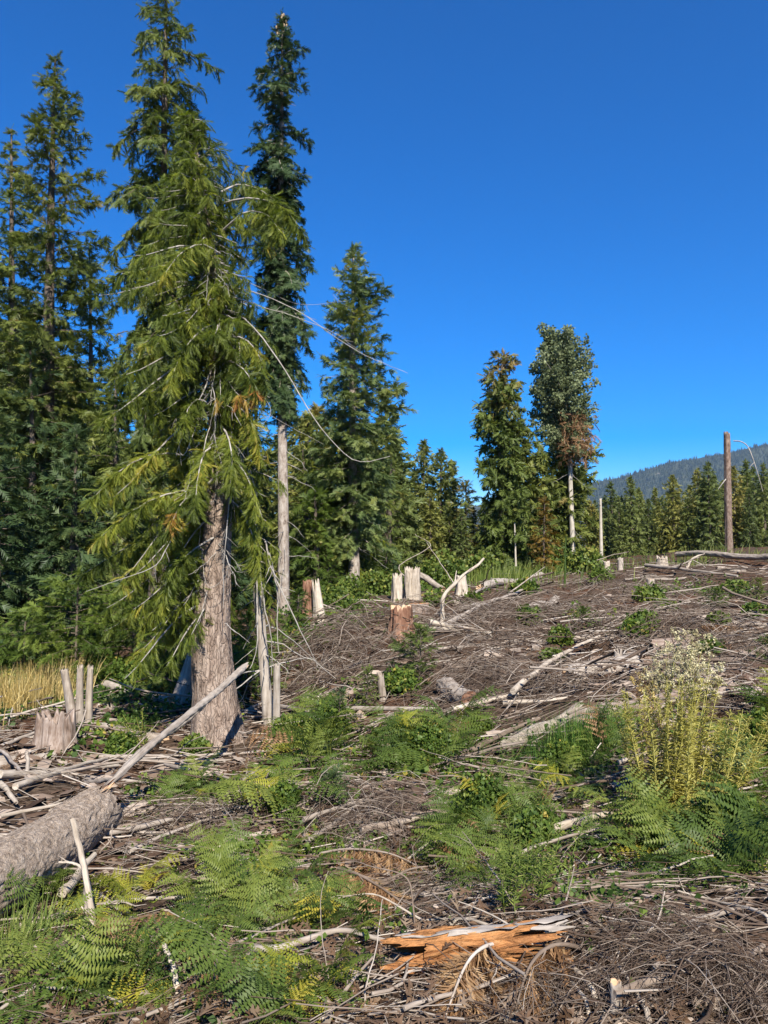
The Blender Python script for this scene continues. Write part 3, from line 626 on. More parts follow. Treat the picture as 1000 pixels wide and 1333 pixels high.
for k, (x, ty, d, by, hw, mt) in enumerate(spec):
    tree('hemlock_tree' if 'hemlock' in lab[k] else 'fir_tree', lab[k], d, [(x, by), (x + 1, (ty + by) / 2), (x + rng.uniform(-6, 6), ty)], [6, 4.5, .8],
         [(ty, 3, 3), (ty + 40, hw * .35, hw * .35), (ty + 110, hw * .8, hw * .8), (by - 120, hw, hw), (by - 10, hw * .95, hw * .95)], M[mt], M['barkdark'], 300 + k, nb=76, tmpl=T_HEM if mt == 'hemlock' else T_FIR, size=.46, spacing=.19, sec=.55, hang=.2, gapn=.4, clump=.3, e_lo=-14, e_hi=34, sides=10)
# young hemlocks
yh = [(30, 792, 15.2, 880, 66, 'young hemlock beside the dry grass with flat spreading boughs'), (98, 745, 14.6, 882, 84, 'bushy young hemlock with one browned bough below the big cedar'), (172, 770, 14.8, 880, 66, 'bright young hemlock behind the three splintered posts'), (215, 800, 13.6, 892, 40, 'small young hemlock hugging the leaning grey stump'),
      (320, 800, 13.5, 890, 46, 'young hemlock behind the big cedar trunk'), (385, 770, 17, 850, 34, 'young dark hemlock between trunk and red splintered stump'), (425, 722, 26, 782, 44, 'low green fir under the bushy cedar'), (500, 715, 28, 772, 40, 'low green fir behind the bleached double stump base')]
for k, (x, ty, d, by, hw, lb) in enumerate(yh):
    tree('young_hemlock', lb, d, [(x, by), (x + 2, (ty + by) / 2), (x + 4, ty)], [2.2, 1.6, .5], [(ty, 4, 4), (ty + 20, hw * .5, hw * .5), (ty + 50, hw * .9, hw * .9), (by, hw, hw)], M['young'], M['barkdark'], 330 + k, nb=50, tmpl=T_HEM,
         size=.26, spacing=.10, sec=.34, hang=.12, e_lo=-4, e_hi=30, sag=-14, tip=6, sides=8, cat='young tree', clump=.25)
# mid-distance trees -----------------------------------------------------------
def brown_top(p, tv, g):
    z = p[:, 2]; k = (z - z.min()) / (z.max() - z.min()); return np.clip(tv * .55 + np.clip((k - .6) * 1.1, 0, .36) + g.normal(0, .06, len(tv)), 0, 1)
tree('cedar_tree', 'tall ragged cedar with browning top standing by the silvery tree', 40, [(655, 752), (652, 600), (645, 540), (656, 460)], [4.5, 3.5, 2.5, .8],
     [(460, 6, 10), (485, 18, 20), (520, 22, 30), (600, 24, 32), (690, 26, 34), (740, 26, 34)], M['browned'], M['barkdark'], 401, nb=140, tmpl=T_FAR, jit=.6, size=.55, hang=.45, spacing=.15, sec=.7, gapn=.45, clump=.1, tintfn=brown_top, sag=-30, tip=10, e_lo=0)
tree('cedar_tree', 'full green cedar growing beside the ragged browning cedar', 41, [(676, 750), (676, 650), (674, 530)], [4, 3, .8],
     [(530, 4, 6), (570, 22, 24), (640, 28, 30), (740, 28, 30)], M['olive'], M['barkdark'], 402, nb=100, tmpl=T_FAR, jit=.6, size=.55, hang=.4, spacing=.15, sec=.7, gapn=.4, clump=.1, sag=-28, tip=10)
tree('broadleaf_tree', 'silvery broadleaf tree with rounded crown and pale bare lower trunk', 42, [(747, 750), (745, 692), (743, 640), (740, 560), (730, 500), (727, 452)], [3.4, 3.1, 2.9, 2.6, 2, .8],
     [(447, 16, 20), (462, 34, 34), (490, 44, 44), (520, 40, 50), (560, 42, 50), (590, 36, 40)], M['aspen'], M['aspenbark'], 403, nb=200, tmpl=T_LEAF, size=.36, hang=.0, spacing=.26, sec=.5, gapn=.7, clump=.42, e_lo=5, e_hi=60, sag=10, tip=0, lo=595, cat='broadleaf tree', dead=12, deadlen=1.4, jit=.6)
tree('cedar_tree', 'dense green cedar with a rusty dead bough wrapped round the silvery tree', 43.5, [(738, 748), (736, 640), (730, 520)], [5, 4, 1],
     [(520, 6, 6), (560, 26, 28), (620, 34, 34), (740, 38, 40)], M['olive'], M['barkdark'], 404, nb=130, tmpl=T_FAR, jit=.6, size=.6, hang=.4, spacing=.15, sec=.6, gapn=.4, clump=.1, sag=-25, tip=12)
tree('cedar_tree', 'low green cedar filling the gap beneath the silvery tree', 42.5, [(708, 750), (708, 680), (706, 590)], [3, 2.4, .8], [(590, 5, 5), (630, 22, 22), (740, 26, 26)], M['olive'], M['barkdark'], 405, nb=75, tmpl=T_FAR, jit=.6, size=.55, hang=.4, spacing=.15, sec=.7, sag=-25, tip=12)
tree('larch_tree', 'small orange-tinged larch in front of the green cedars', 38, [(708, 752), (708, 715), (709, 650)], [1.8, 1.4, .5], [(650, 3, 3), (680, 13, 13), (735, 20, 20)], M['larch'], M['barkdark'], 406, nb=50, size=.38, spacing=.2, sec=.4, hang=.05, clump=.4)
tree('fir_tree', 'rust-tipped young fir beside the ragged browning cedar', 41, [(606, 752), (606, 700), (607, 628)], [2, 1.6, .5], [(628, 4, 4), (655, 15, 15), (740, 22, 22)], M['browned'], M['barkdark'], 407, nb=60, size=.5, spacing=.22, sec=.45, tint=(.3, 1.))
# the dead bough
def dead_bough():
    g = np.random.default_rng(8); base = P(752, 570, 41.2)
    pos = base + np.clip(g.normal(size=(260, 3)), -1.5, 1.5) * np.array([.55, .35, .8]); dr = unit(g.normal(size=(260, 3)) + np.array([0, 0, -.7]))
    parts = [stamp(*T_CEDAR[0], pos, dr, unit(g.normal(size=(260, 3))), g.uniform(.3, .6, 260))]
    o = [x for x in C.objects if x.get('label', '').startswith('dense green cedar with a rusty')][0]
    pts = curve([P(738, 600, 43.4), P(745, 560, 42.2), P(752, 540, 41.0)], 8)
    bo = mk('dead_bough', [tubes(pts[None], np.linspace(.05, .01, 8)[None], 5)], M['limb'], o, loc=np.array(o.location))
    bo['label'] = 'rusty brown dead bough'
    mk('dead_needles', parts, M['deadneedle'], bo, tint=g.random(260 * len(T_CEDAR[0][0]))).location = -np.array(o.location)
dead_bough()

# distant conifers: a few kinds, copied ------------------------------------------
def copy_tree(src, loc, rz, sxy, sz, label, group):
    r = src.copy(); C.objects.link(r); r.location = loc; r.rotation_euler = (0, 0, rz); r.scale = (sxy, sxy, sz); r['label'] = label; r['group'] = group
    for ch in src.children:
        c = ch.copy(); C.objects.link(c); c.parent = r
    return r
protos = []
for k, (hw, ten) in enumerate([(.15, .30), (.12, .45), (.17, .55), (.13, .7)]):
    d = 60.; h = 190; x = 860 + 20 * k
    protos.append(tree('conifer_tree', 'x', d, [(x, 724), (x, 650), (x, 724 - h)], [4, 3, .6], [(724 - h, 1, 1), (724 - h * .85, h * hw * .45, h * hw * .45), (724 - h * .5, h * hw, h * hw), (716, h * hw * 1.3, h * hw * 1.3)], M['far'], M['barkdark'], 500 + k, nb=105, tmpl=T_FAR, size=.70, spacing=.33, sec=.75, hang=.12, clump=.3, jit=.65, sides=7, tint=(max(0, ten - .3), min(1, ten + .3)), e_lo=-12, e_hi=40))
PH = 190 * pxm(60)
used = [False] * 4
def far_tree(px, ty, d, label, group, k=None, wide=1.):
    if d < 84 and px > 766:
        label = 'green conifer of the far row ' + ('right behind the thin pale snag' if px < 806 else 'between the thin pale snag and the squat stump' if px < 850 else 'behind the squat bleached stump' if px < 880 else 'between the squat stump and the tall bare snag' if px < 938 else 'right behind the tall bare snag' if px < 962 else 'beyond the tall bare snag'); group = 'far row: ' + label[29:]
    ty = ty + (10 if d < 84 else 30) if px > 766 else ty
    k = int(rng.integers(0, 4)) if k is None else k
    p = P(px, 700, d); p[2] = float(H(p[0], p[1])) - .1
    topz = P(px, ty, d)[2]; s = max(.3, (topz - p[2]) / PH)
    if not used[k]:
        used[k] = True; o = protos[k]; o.location = p; o.rotation_euler = (0, 0, rng.uniform(0, 6)); o.scale = (s * wide,) * 2 + (s,); o['label'] = label; o['group'] = group; return
    copy_tree(protos[k], p, rng.uniform(0, 6.28), s * wide * rng.uniform(.9, 1.1), s, label, group)
row = [(788, 640), (800, 622), (812, 632), (825, 612), (838, 628), (851, 622), (862, 640), (875, 610), (888, 625), (899, 618), (910, 600), (922, 592), (935, 604), (946, 612), (958, 596), (972, 588), (985, 598), (997, 592), (1012, 585), (1030, 590), (775, 650), (1050, 585)]
for x, ty in row + [(x + 6, ty + 14) for x, ty in row] + [(x + 3, ty + 42) for x, ty in row]: far_tree(x + rng.uniform(-3, 3), ty + rng.uniform(-4, 6), rng.uniform(58, 80), 'green conifer in the even row along the far edge of the clearing', 'conifers along the far clearing edge', wide=.95)
for x in np.linspace(770, 1060, 22): far_tree(x + rng.uniform(-6, 6), 628 - (x - 770) * .11 + rng.uniform(-8, 14), rng.uniform(85, 125), 'dark conifer standing in the second rank behind the far clearing edge', 'conifers behind the far clearing edge')
for x, ty, d in [(522, 588, 46), (540, 610, 50), (552, 574, 48), (573, 585, 46), (590, 598, 47), (562, 640, 42), (586, 650, 42), (618, 660, 45), (535, 650, 42), (600, 690, 40), (630, 650, 50), (640, 680, 42), (690, 690, 45), (722, 690, 45), (765, 650, 50), (770, 690, 44)]:
    far_tree(x, ty, d, 'conifer in the low row between the blue-green fir and the silvery tree', 'conifers in the gap', wide=1.1)
for x in np.linspace(-260, 520, 46): far_tree(x + rng.uniform(-15, 15), rng.uniform(500, 600) - (110 if x < 120 else 0), rng.uniform(34, 58), 'dark conifer deep inside the wood behind the big cedar', 'conifers deep inside the wood', wide=1.15)

# ------------------------------------------------------------------ stumps, snags and posts
def stump_mesh(r, h, flare=.35, jag=.15, seed=0, sides=44, rings=18, ridge=.08, taper=.1, lean=(0, 0), spikes=5., hollow=.25, lobes=5):
    g = np.random.default_rng(seed); th = np.arange(sides) * 2 * np.pi / sides; ph = g.uniform(0, 6.28)
    top = h * (1 - jag * np.clip(.5 + .9 * vnoise(np.cos(th) * spikes + 9, np.sin(th) * spikes, seed * 1.7, seed) + .35 * g.normal(size=sides), 0, 1.6))
    V = []
    for k in range(rings):
        u = k / (rings - 1); z = top * u - .12 * (1 - u)
        fl = flare * math.exp(-u * h / (.30 * min(h, .9))) * (1 + .6 * np.cos(th * lobes + ph) + .3 * np.cos(th * 3 + ph * 2))
        rr = r * (1 - taper * u + fl) * (1 - ridge * 1.6 * np.abs(fbm(np.cos(th) * 4.5, np.sin(th) * 4.5, z / max(h, .3) * .6 + seed, seed + 3, 3)) + .05 * fbm(np.cos(th) * 1.5, np.sin(th) * 1.5, z * 2, seed, 2))
        V.append(np.stack([rr * np.cos(th) + lean[0] * z, rr * np.sin(th) + lean[1] * z, z], -1))
    o1 = V[-1].copy(); c = np.array([lean[0] * h, lean[1] * h, 0])
    for k, f in enumerate((.82, .55, .25)):
        q = c + (o1 - c) * f; q[:, 2] = o1[:, 2] * (1 - hollow * (k + 1) / 3 * .6) - hollow * h * .12 * k + g.normal(0, .025 * h * jag * 2, sides); V.append(q)
    n = len(V); VV = np.concatenate(V + [[[c[0], c[1], h * (1 - jag * .6) * (1 - hollow)]]])
    i = np.arange(n - 1)[:, None] * sides; j = np.arange(sides)[None]; j2 = (j + 1) % sides
    F = np.stack([i + j, i + j2, i + sides + j2, i + sides + j], -1).reshape(-1, 4)
    T = np.stack([(n - 1) * sides + np.arange(sides), (n - 1) * sides + (np.arange(sides) + 1) % sides, np.full(sides, len(VV) - 1)], -1)
    side = (rings - 1) * sides
    return VV, F, T, side
def stump(name, label, px, py, wpx, hpx, mat, topmat=None, cat='stump', group=None, d=None, parent=None, sink=0., **kw):
    """base centre at a pixel on the ground; size from its size in the picture"""
    b = G(px, py) if d is None else P(px, py, d)
    if d is not None: b[2] = min(b[2], float(H(b[0], b[1])))
    k = pxm(b[1]); VV, F, T, side = stump_mesh(wpx / 2 * k, hpx * k, **kw)
    VV = VV - [0, 0, sink]
    mi = np.concatenate([np.zeros(side), np.ones(len(F) - side + len(T))]) if topmat else None
    o = mk(name, [(VV, F), (np.zeros((0, 3)), T)], mat, mats=[mat, topmat] if topmat else None, midx=mi, smooth=False)
    o.location = b; o.rotation_euler = (0, 0, float(np.random.default_rng(kw.get('seed', 0)).uniform(0, 6)) if not kw.get('lean') else 0)
    if parent is not None:
        o.location = b - np.array(parent.location); o.parent = parent; return o
    return tag(o, label, cat, group)

st = thing('splintered_stump', 'old rotting brown stump with three grey splintered posts rising behind it', 'stump', G(72, 968))
stump('stump_base', '', 72, 970, 50, 46, M['rot'], parent=st, seed=1, flare=.55, jag=.3, ridge=.14, spikes=9., hollow=.5, taper=.05)
stump('splinter_post', '', 97, 948, 14, 76, M['grey'], parent=st, seed=2, flare=.1, jag=.1, lean=(-.22, .05), sides=18, taper=.3)
stump('splinter_post', '', 103, 950, 11, 82, M['grey'], parent=st, seed=3, flare=.2, jag=.14, lean=(-.02, .05), sides=18, taper=.3)
stump('splinter_post', '', 115, 943, 11, 76, M['grey'], parent=st, seed=4, flare=.1, jag=.12, lean=(.0, .05), sides=18, taper=.3)
st = thing('splintered_stump', 'split stump pair, one half red-brown and one half bleached, by the narrow fir', 'stump', G(408, 812))
stump('red_half', '', 400, 812, 15, 56, M['red'], parent=st, seed=5, flare=.45, jag=.10, ridge=.3, taper=.2, sides=26)
stump('bleached_half', '', 417, 810, 15, 56, M['white'], parent=st, seed=6, flare=.5, jag=.25, lean=(-.12, .0), taper=.35, sides=26)
st = thing('splintered_stump', 'broad bleached double stump with jagged top at the forest edge', 'stump', G(528, 780))
stump('low_half', '', 517, 781, 15, 34, M['white'], parent=st, seed=7, flare=.2, jag=.22, ridge=.3, spikes=7, hollow=.5)
stump('tall_half', '', 537, 780, 24, 42, M['white'], parent=st, seed=8, flare=.2, jag=.18, ridge=.3, spikes=7, hollow=.5)
stump('stump', 'white flared stump behind the bent dead branch', 601, 785, 17, 36, M['white'], seed=9, flare=1.1, jag=.08, ridge=.22, taper=.25)
stump('stump', 'freshly cut stump with red-brown bark and flat top in the slash', 523, 826, 32, 38, M['red'], M['cut'], seed=10, flare=.45, jag=.14, ridge=.22, hollow=.08)
stump('stump', 'low sawn stump with orange top behind the red-brown stump', 545, 800, 30, 14, M['rot'], M['orange'], seed=11, flare=.3, jag=.08, hollow=.05)
stump('stump_post', 'small grey broken stub standing among twigs below the young fir', 499, 912, 10, 36, M['grey'], seed=12, flare=.25, jag=.15, sides=20, lean=(-.12, 0))
stump('stump', 'leaning grey stump behind the big cedar trunk', 233, 885, 26, 66, M['grey'], seed=13, flare=.35, jag=.25, ridge=.25, lean=(.25, .1), taper=.5, d=13.0)
stump('stump', 'tall broken pale stump seen behind the big cedar', 232, 850, 24, 80, M['grey'], seed=14, flare=.2, jag=.2, ridge=.25, taper=.2, d=17.)
stump('birch_post', 'thin pale dead post beside the slender cedar stem', 360, 950, 10, 86, M['barkpale'], seed=15, flare=.15, jag=.08, sides=18, cat='dead trunk')
stump('stump', 'small bleached stump below the grey post cluster at the field edge', 790, 742, 9, 12, M['white'], seed=16, flare=.3, jag=.25, sides=20)
stump('stump', 'small dark-sided stump at the field edge near the thin snag', 808, 742, 8, 15, M['grey'], seed=17, flare=.2, jag=.2, sides=20)
stump('stump', 'squat bleached stump at the field edge near the long log', 862, 737, 15, 14, M['white'], seed=18, flare=.3, jag=.3, sides=26)
stump('stump', 'round grey cut stump resting in mid slash', 847, 764, 12, 10, M['grey'], M['cut'], seed=19, flare=.2, jag=.1, sides=24)
stump('stump', 'stub of weathered trunk beside the half-buried log', 805, 868, 12, 22, M['grey'], seed=20, flare=.2, jag=.3, sides=20)
stump('stump', 'pale cut block standing in the brush pile in the foreground', 802, 1325, 16, 44, M['grey'], M['cut'], seed=21, flare=.0, jag=.06, sides=20)
stump('stump', 'low grey root stump on the left slope', 408, 925, 26, 18, M['grey'], seed=22, flare=.6, jag=.35, ridge=.3, sides=30)
def snag(label, px, py, d, wb, wt, top_py, mat, seed, limbs, tilt=0):
    b = P(px, py, d); b[2] = float(H(b[0], b[1])); topz = P(px, top_py, d)[2]; h = topz - b[2]; k = pxm(d)
    VV, F, T, side = stump_mesh(wb / 2 * k, h, flare=.25, jag=.025, seed=seed, sides=24, rings=46, ridge=.10, taper=1 - wt / wb, lean=(tilt, 0), spikes=3.)
    o = mk('dead_snag', [(VV, F), (np.zeros((0, 3)), T)], mat, mats=[mat, M['grey']], midx=np.concatenate([np.zeros(side), np.ones(len(F) - side + len(T))]))
    o.location = b; tag(o, label, 'snag')
    for pts, wpx in limbs:
        c = curve([P(x, y, d + e) for x, y, e in pts], 16)
        mk('dead_limb', [tubes(c[None], (np.linspace(1, .3, 16) * wpx * .5 * k)[None], 5)], M['limb'], o, loc=b)
    return o
snag('tall bare broken snag standing alone in front of the conifer row', 949, 722, 38, 11, 8.5, 561, M['snagbark'], 41, [([(955, 574, 0), (965, 575, -.3), (974, 582, -.6), (982, 602, -.9), (990, 628, -1.1), (993, 640, -1.2)], 1.8), ([(948, 620, 0), (940, 630, -.2), (935, 637, -.3)], 1.8), ([(982, 602, -.9), (978, 606, -1.), (976, 610, -1.)], 1.), ([(947, 571, 0), (943, 571, -.1)], 1.2)], .006)
snag('thin pale snag at the clearing edge by the green cedars', 783, 731, 43, 5, 3, 648, M['aspenbark'], 42, [([(783, 660, 0), (779, 654, -.2)], 1.)], 0)
snag('bare thin snag leaning in front of the ragged cedar', 672, 744, 39, 3, 1.6, 680, M['aspenbark'], 43, [], -.02)

# ------------------------------------------------------------------ logs
def log(name, label, a, b, r0, r1, mat, seed, endmat=None, jag=.0, sides=40, segs=60, bumps=.06, curve_=.02, group=None, cat='log', cut=None):
    """log from a to b; built along its own z so the grain follows it"""
    g = np.random.default_rng(seed); a = np.asarray(a, float); b = np.asarray(b, float); L = np.linalg.norm(b - a)
    zz = np.linspace(0, L, segs); th = np.arange(sides) * 2 * np.pi / sides
    rr = np.interp(zz, [0, L], [r0, r1]); cx = curve_ * L * np.sin(zz / L * np.pi) * g.choice([-1, 1]); cy = curve_ * .6 * L * np.sin(zz / L * 2.2 * np.pi)
    Z, Th = np.meshgrid(zz, th, indexing='ij'); rm = (r0 + r1) / 2
    n = fbm(np.cos(Th) * 2.2, np.sin(Th) * 2.2, Z / rm * .9 + seed, seed, 4)
    Rr = rr[:, None] * (1 + bumps * n * 1.3)
    if sides > 70: Rr = Rr + rm * (.02 * fbm(np.cos(Th) * 14, np.sin(Th) * 14, Z / rm * 6., seed + 1, 3) - .05 * np.abs(fbm(np.cos(Th) * 7, np.sin(Th) * 7, Z / rm * 1.6, seed + 2, 3)))
    Zj = Z.copy()
    if jag:
        j0 = jag * np.clip(.5 + .8 * vnoise(np.cos(th) * 4, np.sin(th) * 4, 1., seed) + .3 * g.normal(size=sides), 0, 1.5); j1 = jag * np.clip(.5 + .8 * vnoise(np.cos(th) * 4, np.sin(th) * 4, 5., seed) + .3 * g.normal(size=sides), 0, 1.5)
        Zj = j0[None] + Z * (L - j0 - j1)[None] / L
    V = np.stack([Rr * np.cos(Th) + cx[:, None], Rr * np.sin(Th) + cy[:, None], Zj], -1)
    i = np.arange(segs - 1)[:, None] * sides; j = np.arange(sides)[None]; j2 = (j + 1) % sides
    F = np.stack([i + j, i + j2, i + sides + j2, i + sides + j], -1).reshape(-1, 4)
    q = Vector(b - a).to_track_quat('Z', 'Y')
    o = mk(name, [(V.reshape(-1, 3), F)], mat, smooth=True); o.location = a; o.rotation_mode = 'QUATERNION'; o.rotation_quaternion = q
    for e, s in ((0, 1), (segs - 1, -1)):
        ring = V[e]; c = ring.mean(0); rings = [ring]
        for f in (.7, .35):
            p = c + (ring - c) * f; p[:, 2] += s * (jag * .8 * (1 - f) + .01) + g.normal(0, .06 * rm * (1 if jag else .1), sides); rings.append(p)
        VV = np.concatenate(rings + [c[None] + [0, 0, s * (jag * .6 + .01)]]); k = np.arange(2)[:, None] * sides
        FF = np.stack([k + j[0], k + j2[0], k + sides + j2[0], k + sides + j[0]], -1).reshape(-1, 4)
        TT = np.stack([2 * sides + np.arange(sides), 2 * sides + (np.arange(sides) + 1) % sides, np.full(sides, len(VV) - 1)], -1)
        mk('broken_end' if jag else 'cut_end', [(VV, FF), (np.zeros((0, 3)), TT)], endmat or M['cut'], o)
    return tag(o, label, cat, group)
big = log('fallen_log', 'thick bark-covered log lying on the left slope', P(-190, 1258, 3.3), P(130, 1056, 5.9), .205, .19, M['log'], 51, M['rot'], jag=.12, bumps=.035, segs=190, sides=90, curve_=.008)
def lie(px0, py0, px1, py1, r, lift=0.):
    a, b = G(px0, py0), G(px1, py1); t = np.linspace(0, 1, 12)[:, None]; p = a + (b - a) * t
    e = np.percentile(H(p[:, 0], p[:, 1]) - p[:, 2], 70); a[2] += e + r * .5 + lift; b[2] += e + r * .5 + lift
    return a, b
log('pole', 'long split grey pole leaning up against the big cedar trunk', P(133, 1030, 5.7), P(322, 866, 9.25), .023, .04, M['grey'], 52, jag=.16, sides=18, segs=60, bumps=.16, curve_=.006, cat='pole')
log('pole', 'thin split splinter running beside the leaning grey pole', P(150, 1012, 6.0), P(268, 918, 8.2), .018, .026, M['grey'], 53, jag=.1, sides=12, bumps=.15, cat='pole')
a, b = lie(880, 733, 1040, 736, .12, .28); log('fallen_log', 'long pale log propped on a stump at the foot of the tall snag', a, b, .13, .13, M['grey'], 54, jag=.15, bumps=.1)
a, b = lie(625, 770, 705, 752, .14); log('fallen_log', 'grey-brown log lying along the far edge of the slash', a, b, .16, .14, M['barkpale'], 55, jag=.1, bumps=.1)
a, b = lie(684, 798, 724, 783, .14); log('fallen_log', 'short weathered log piece in the middle of the slash', a, b, .13, .11, M['grey'], 56, jag=.12, bumps=.12)
a, b = lie(738, 892, 832, 868, .15, -.05); log('fallen_log', 'half-buried pinkish log near the pale crossed sticks', a, b, .17, .14, M['barkpale'], 57, jag=.12, bumps=.12)
a, b = lie(845, 850, 905, 842, .12); log('fallen_log', 'dark broken log end under the cream seed heads', a, b, .14, .12, M['rot'], 58, M['barkdark'], jag=.06, bumps=.1)
a, b = lie(540, 783, 575, 812, .1, .1); log('fallen_log', 'narrow grey log slanting down from the bleached double stump', P(545, 748, 25), P(578, 768, 24.), .11, .08, M['grey'], 59, jag=.1)
a, b = lie(578, 905, 612, 925, .1, .05); log('fallen_log', 'short log with a red-brown sawn end in the twigs', a, b, .13, .12, M['barkfir'], 60, M['red'], bumps=.1)
a, b = lie(80, 905, 175, 885, .16); log('fallen_log', 'low brown log behind the three splintered posts', a, b, .15, .13, M['rot'], 61, M['cut'], jag=.1, bumps=.12)
a, b = lie(120, 900, 225, 925, .1); log('fallen_log', 'narrow pale log behind the leaning pole near cedar roots', a, b, .08, .06, M['barkpale'], 62, jag=.1)
a, b = lie(650, 985, 760, 925, .06); log('fallen_log', 'grey split log in a bundle of parallel sticks', a, b, .075, .055, M['grey'], 63, jag=.1, bumps=.15)
# rotten orange log in the foreground
def rotten():
    a, b = G(500, 1274), G(742, 1260)
    for p in (a, b): p[2] = float(H(p[0], p[1])) + .06
    b[2] += .03
    o = log('rotten_log', 'broken rotten log with bright orange wood in the foreground', a, b, .064, .062, M['orange'], 70, M['orange'], jag=.13, sides=64, segs=110, bumps=.15, curve_=.012)
    # remaining grey bark plates over the upper side
    g = np.random.default_rng(71); L = np.linalg.norm(b - a); q = o.rotation_quaternion
    up = np.array(q.inverted() @ Vector((0, 0, 1))); fw = np.array(q.inverted() @ Vector((0, -1, 0)))
    for z0, z1, t0, t1 in ((.05, .45, -.75, .1), (.36, .72, -1.4, .22), (.62, .98, -1.2, .0), (.84, .99, .15, .6)):
        nz, nt = 26, 10; zz = np.linspace(z0, z1, nz) * L; tt = np.linspace(t0, t1, nt)
        Z, T = np.meshgrid(zz, tt, indexing='ij'); T = T + (.22 * fbm(Z * 9, T * 0 + z0 * 9, 0., 72, 2)) * (np.abs(np.linspace(-1, 1, nt))[None] > .7)
        rr = .071 + .008 * fbm(Z * 12, T * 3, 0., 73, 3); Zs = Z + .03 * fbm(T * 5, Z * 0 + z1, 0., 74, 2) * (np.abs(np.linspace(-1, 1, nz))[:, None] > .8)
        V = rr[..., None] * (np.cos(T)[..., None] * up + np.sin(T)[..., None] * fw); V[..., 2] += Zs; V = V.reshape(-1, 3)
        i = np.arange(nz - 1)[:, None] * nt; j = np.arange(nt - 1)[None]; F = np.stack([i + j, i + j + 1, i + nt + j + 1, i + nt + j], -1).reshape(-1, 4)
        mk('bark_plate', [(V, F)], M['barkpale'], o)
rotten()

# ------------------------------------------------------------------ sticks, one by one
def bent(a, b, g, n=12, wob=.02):
    L = np.linalg.norm(b - a); t = np.linspace(0, 1, n)[:, None]
    side = unit(np.cross(b - a, UP)); k = g.normal(0, wob * 1.6); k2 = g.normal(0, wob)
    return a + (b - a) * t + side * L * (k * np.sin(t * np.pi) + k2 * np.sin(t * 2.3 * np.pi)) + UP * L * g.normal(0, wob * .6) * np.sin(t * np.pi) + np.cumsum(g.normal(0, .0022 * L, (n, 3)), 0)
def stick_obj(name, label, cat, pts, r0, r1, mat, seed, group=None, forks=0, forklen=.3, sides=7):
    g = np.random.default_rng(seed); n = len(pts); L = np.linalg.norm(pts[-1] - pts[0])
    rr = np.linspace(r0, r1, n) * (1 + g.normal(0, .05, n)); parts = [tubes(pts[None], rr[None], sides)]
    V, F = parts[0]
    for e in (0, n - 1):
        V2 = np.concatenate([V[e * sides:(e + 1) * sides], pts[e][None]]); parts.append((V2, np.stack([np.arange(sides), (np.arange(sides) + 1) % sides, np.full(sides, sides)], -1)))
    for k in range(forks):
        i = int(g.integers(n // 4, n - 1)); t = unit(pts[min(i + 1, n - 1)] - pts[i - 1]); v = unit(t + g.normal(size=3) * np.array([.8, .8, .45])); l = L * forklen * g.uniform(.4, 1.)
        s = np.linspace(0, 1, 6)[:, None]; p = pts[i] + v * l * s + np.cumsum(g.normal(0, .02 * l, (6, 3)), 0); p[:, 2] = np.maximum(p[:, 2], H(p[:, 0], p[:, 1]) + .005)
        parts.append(tubes(p[None], (rr[i] * np.linspace(.65, .2, 6))[None], 5))
    qt = Vector(pts[-1] - pts[0]).to_track_quat('Z', 'Y'); Rm = np.array(qt.to_matrix())
    parts = [((V_ - pts[0]) @ Rm, F_) for V_, F_ in parts]
    o = mk(name, parts, mat, smooth=True); o.location = pts[0]; o.rotation_mode = 'QUATERNION'; o.rotation_quaternion = qt
    return tag(o, label, cat, group)
sk = 0
def gstick(x0, y0, x1, y1, wpx, label=None, mat='stick', lift=0., forks=0, wob=.009, group=None):
    global sk; sk += 1; g = np.random.default_rng(900 + sk)
    a, b = G(x0, y0), G(x1, y1); r = wpx * .5 * pxm((a[1] + b[1]) / 2)
    p = bent(a, b, g, 14, wob); e = np.percentile(H(p[:, 0], p[:, 1]) - p[:, 2], 75); p[:, 2] += e + r + lift
    return stick_obj('fallen_branch', label or 'bleached stick lying in the logging slash', 'branch', p, r * 1.1, r * .6, M[mat], 900 + sk, group or ('sticks lying in the slash' if not label else None), forks)
def astick(pts, wpx, label, mat='stick', forks=0, tip=.4, name='dead_branch', group=None):
    """free-standing branch through given places (pixel, pixel, distance)"""
    global sk; sk += 1
    if pts[0][2] < 6:
        k = min(1.15, G(pts[0][0], min(pts[0][1], 1332))[1] / pts[0][2]); pts = [(x, y, d * k) for x, y, d in pts]
    p = curve([P(*q) for q in pts], 26); g = np.random.default_rng(950 + sk); p = p + np.cumsum(g.normal(0, .0012 * pts[0][2] / 3, p.shape), 0)
    r = wpx * .5 * pxm(pts[0][2]); p[1:, 2] = np.maximum(p[1:, 2], H(p[1:, 0], p[1:, 1]) + r * 1.3 + (.035 if pts[0][2] < 3.6 and mat == 'white' else .01))
    return stick_obj(name, label, 'branch', p, r, r * tip, M[mat], 950 + sk, group, forks, .22)
gd = lambda x, y: G(x, y)[1]
d0 = gd(577, 820)
astick([(575, 822, d0), (576, 795, d0), (578, 776, d0), (600, 752, d0 + .1), (618, 738, d0 + .3), (630, 727, d0 + .4)], 6.5, 'bent white dead branch rising in a hook above the slash', 'white', 2, .45)
d0 = gd(570, 830)
gstick(568, 826, 640, 792, 6, 'curved grey limb sweeping up the slash mound', 'grey', .05, wob=.08)
gstick(560, 826, 640, 842, 7, 'white forked limb below the hooked branch', 'white', .08, 2)
gstick(560, 835, 625, 835, 5, 'short white stick crossing the forked limb', 'white', .05)
gstick(668, 926, 780, 842, 7, 'long bleached pole slanting up across the brown slash', 'white', .15)
gstick(590, 940, 675, 918, 6, 'bleached stick joining the foot of the slanting pole', 'white', .10)
gstick(655, 925, 740, 918, 6, 'pale stick lying flat under the slanting pole', 'white', .04)
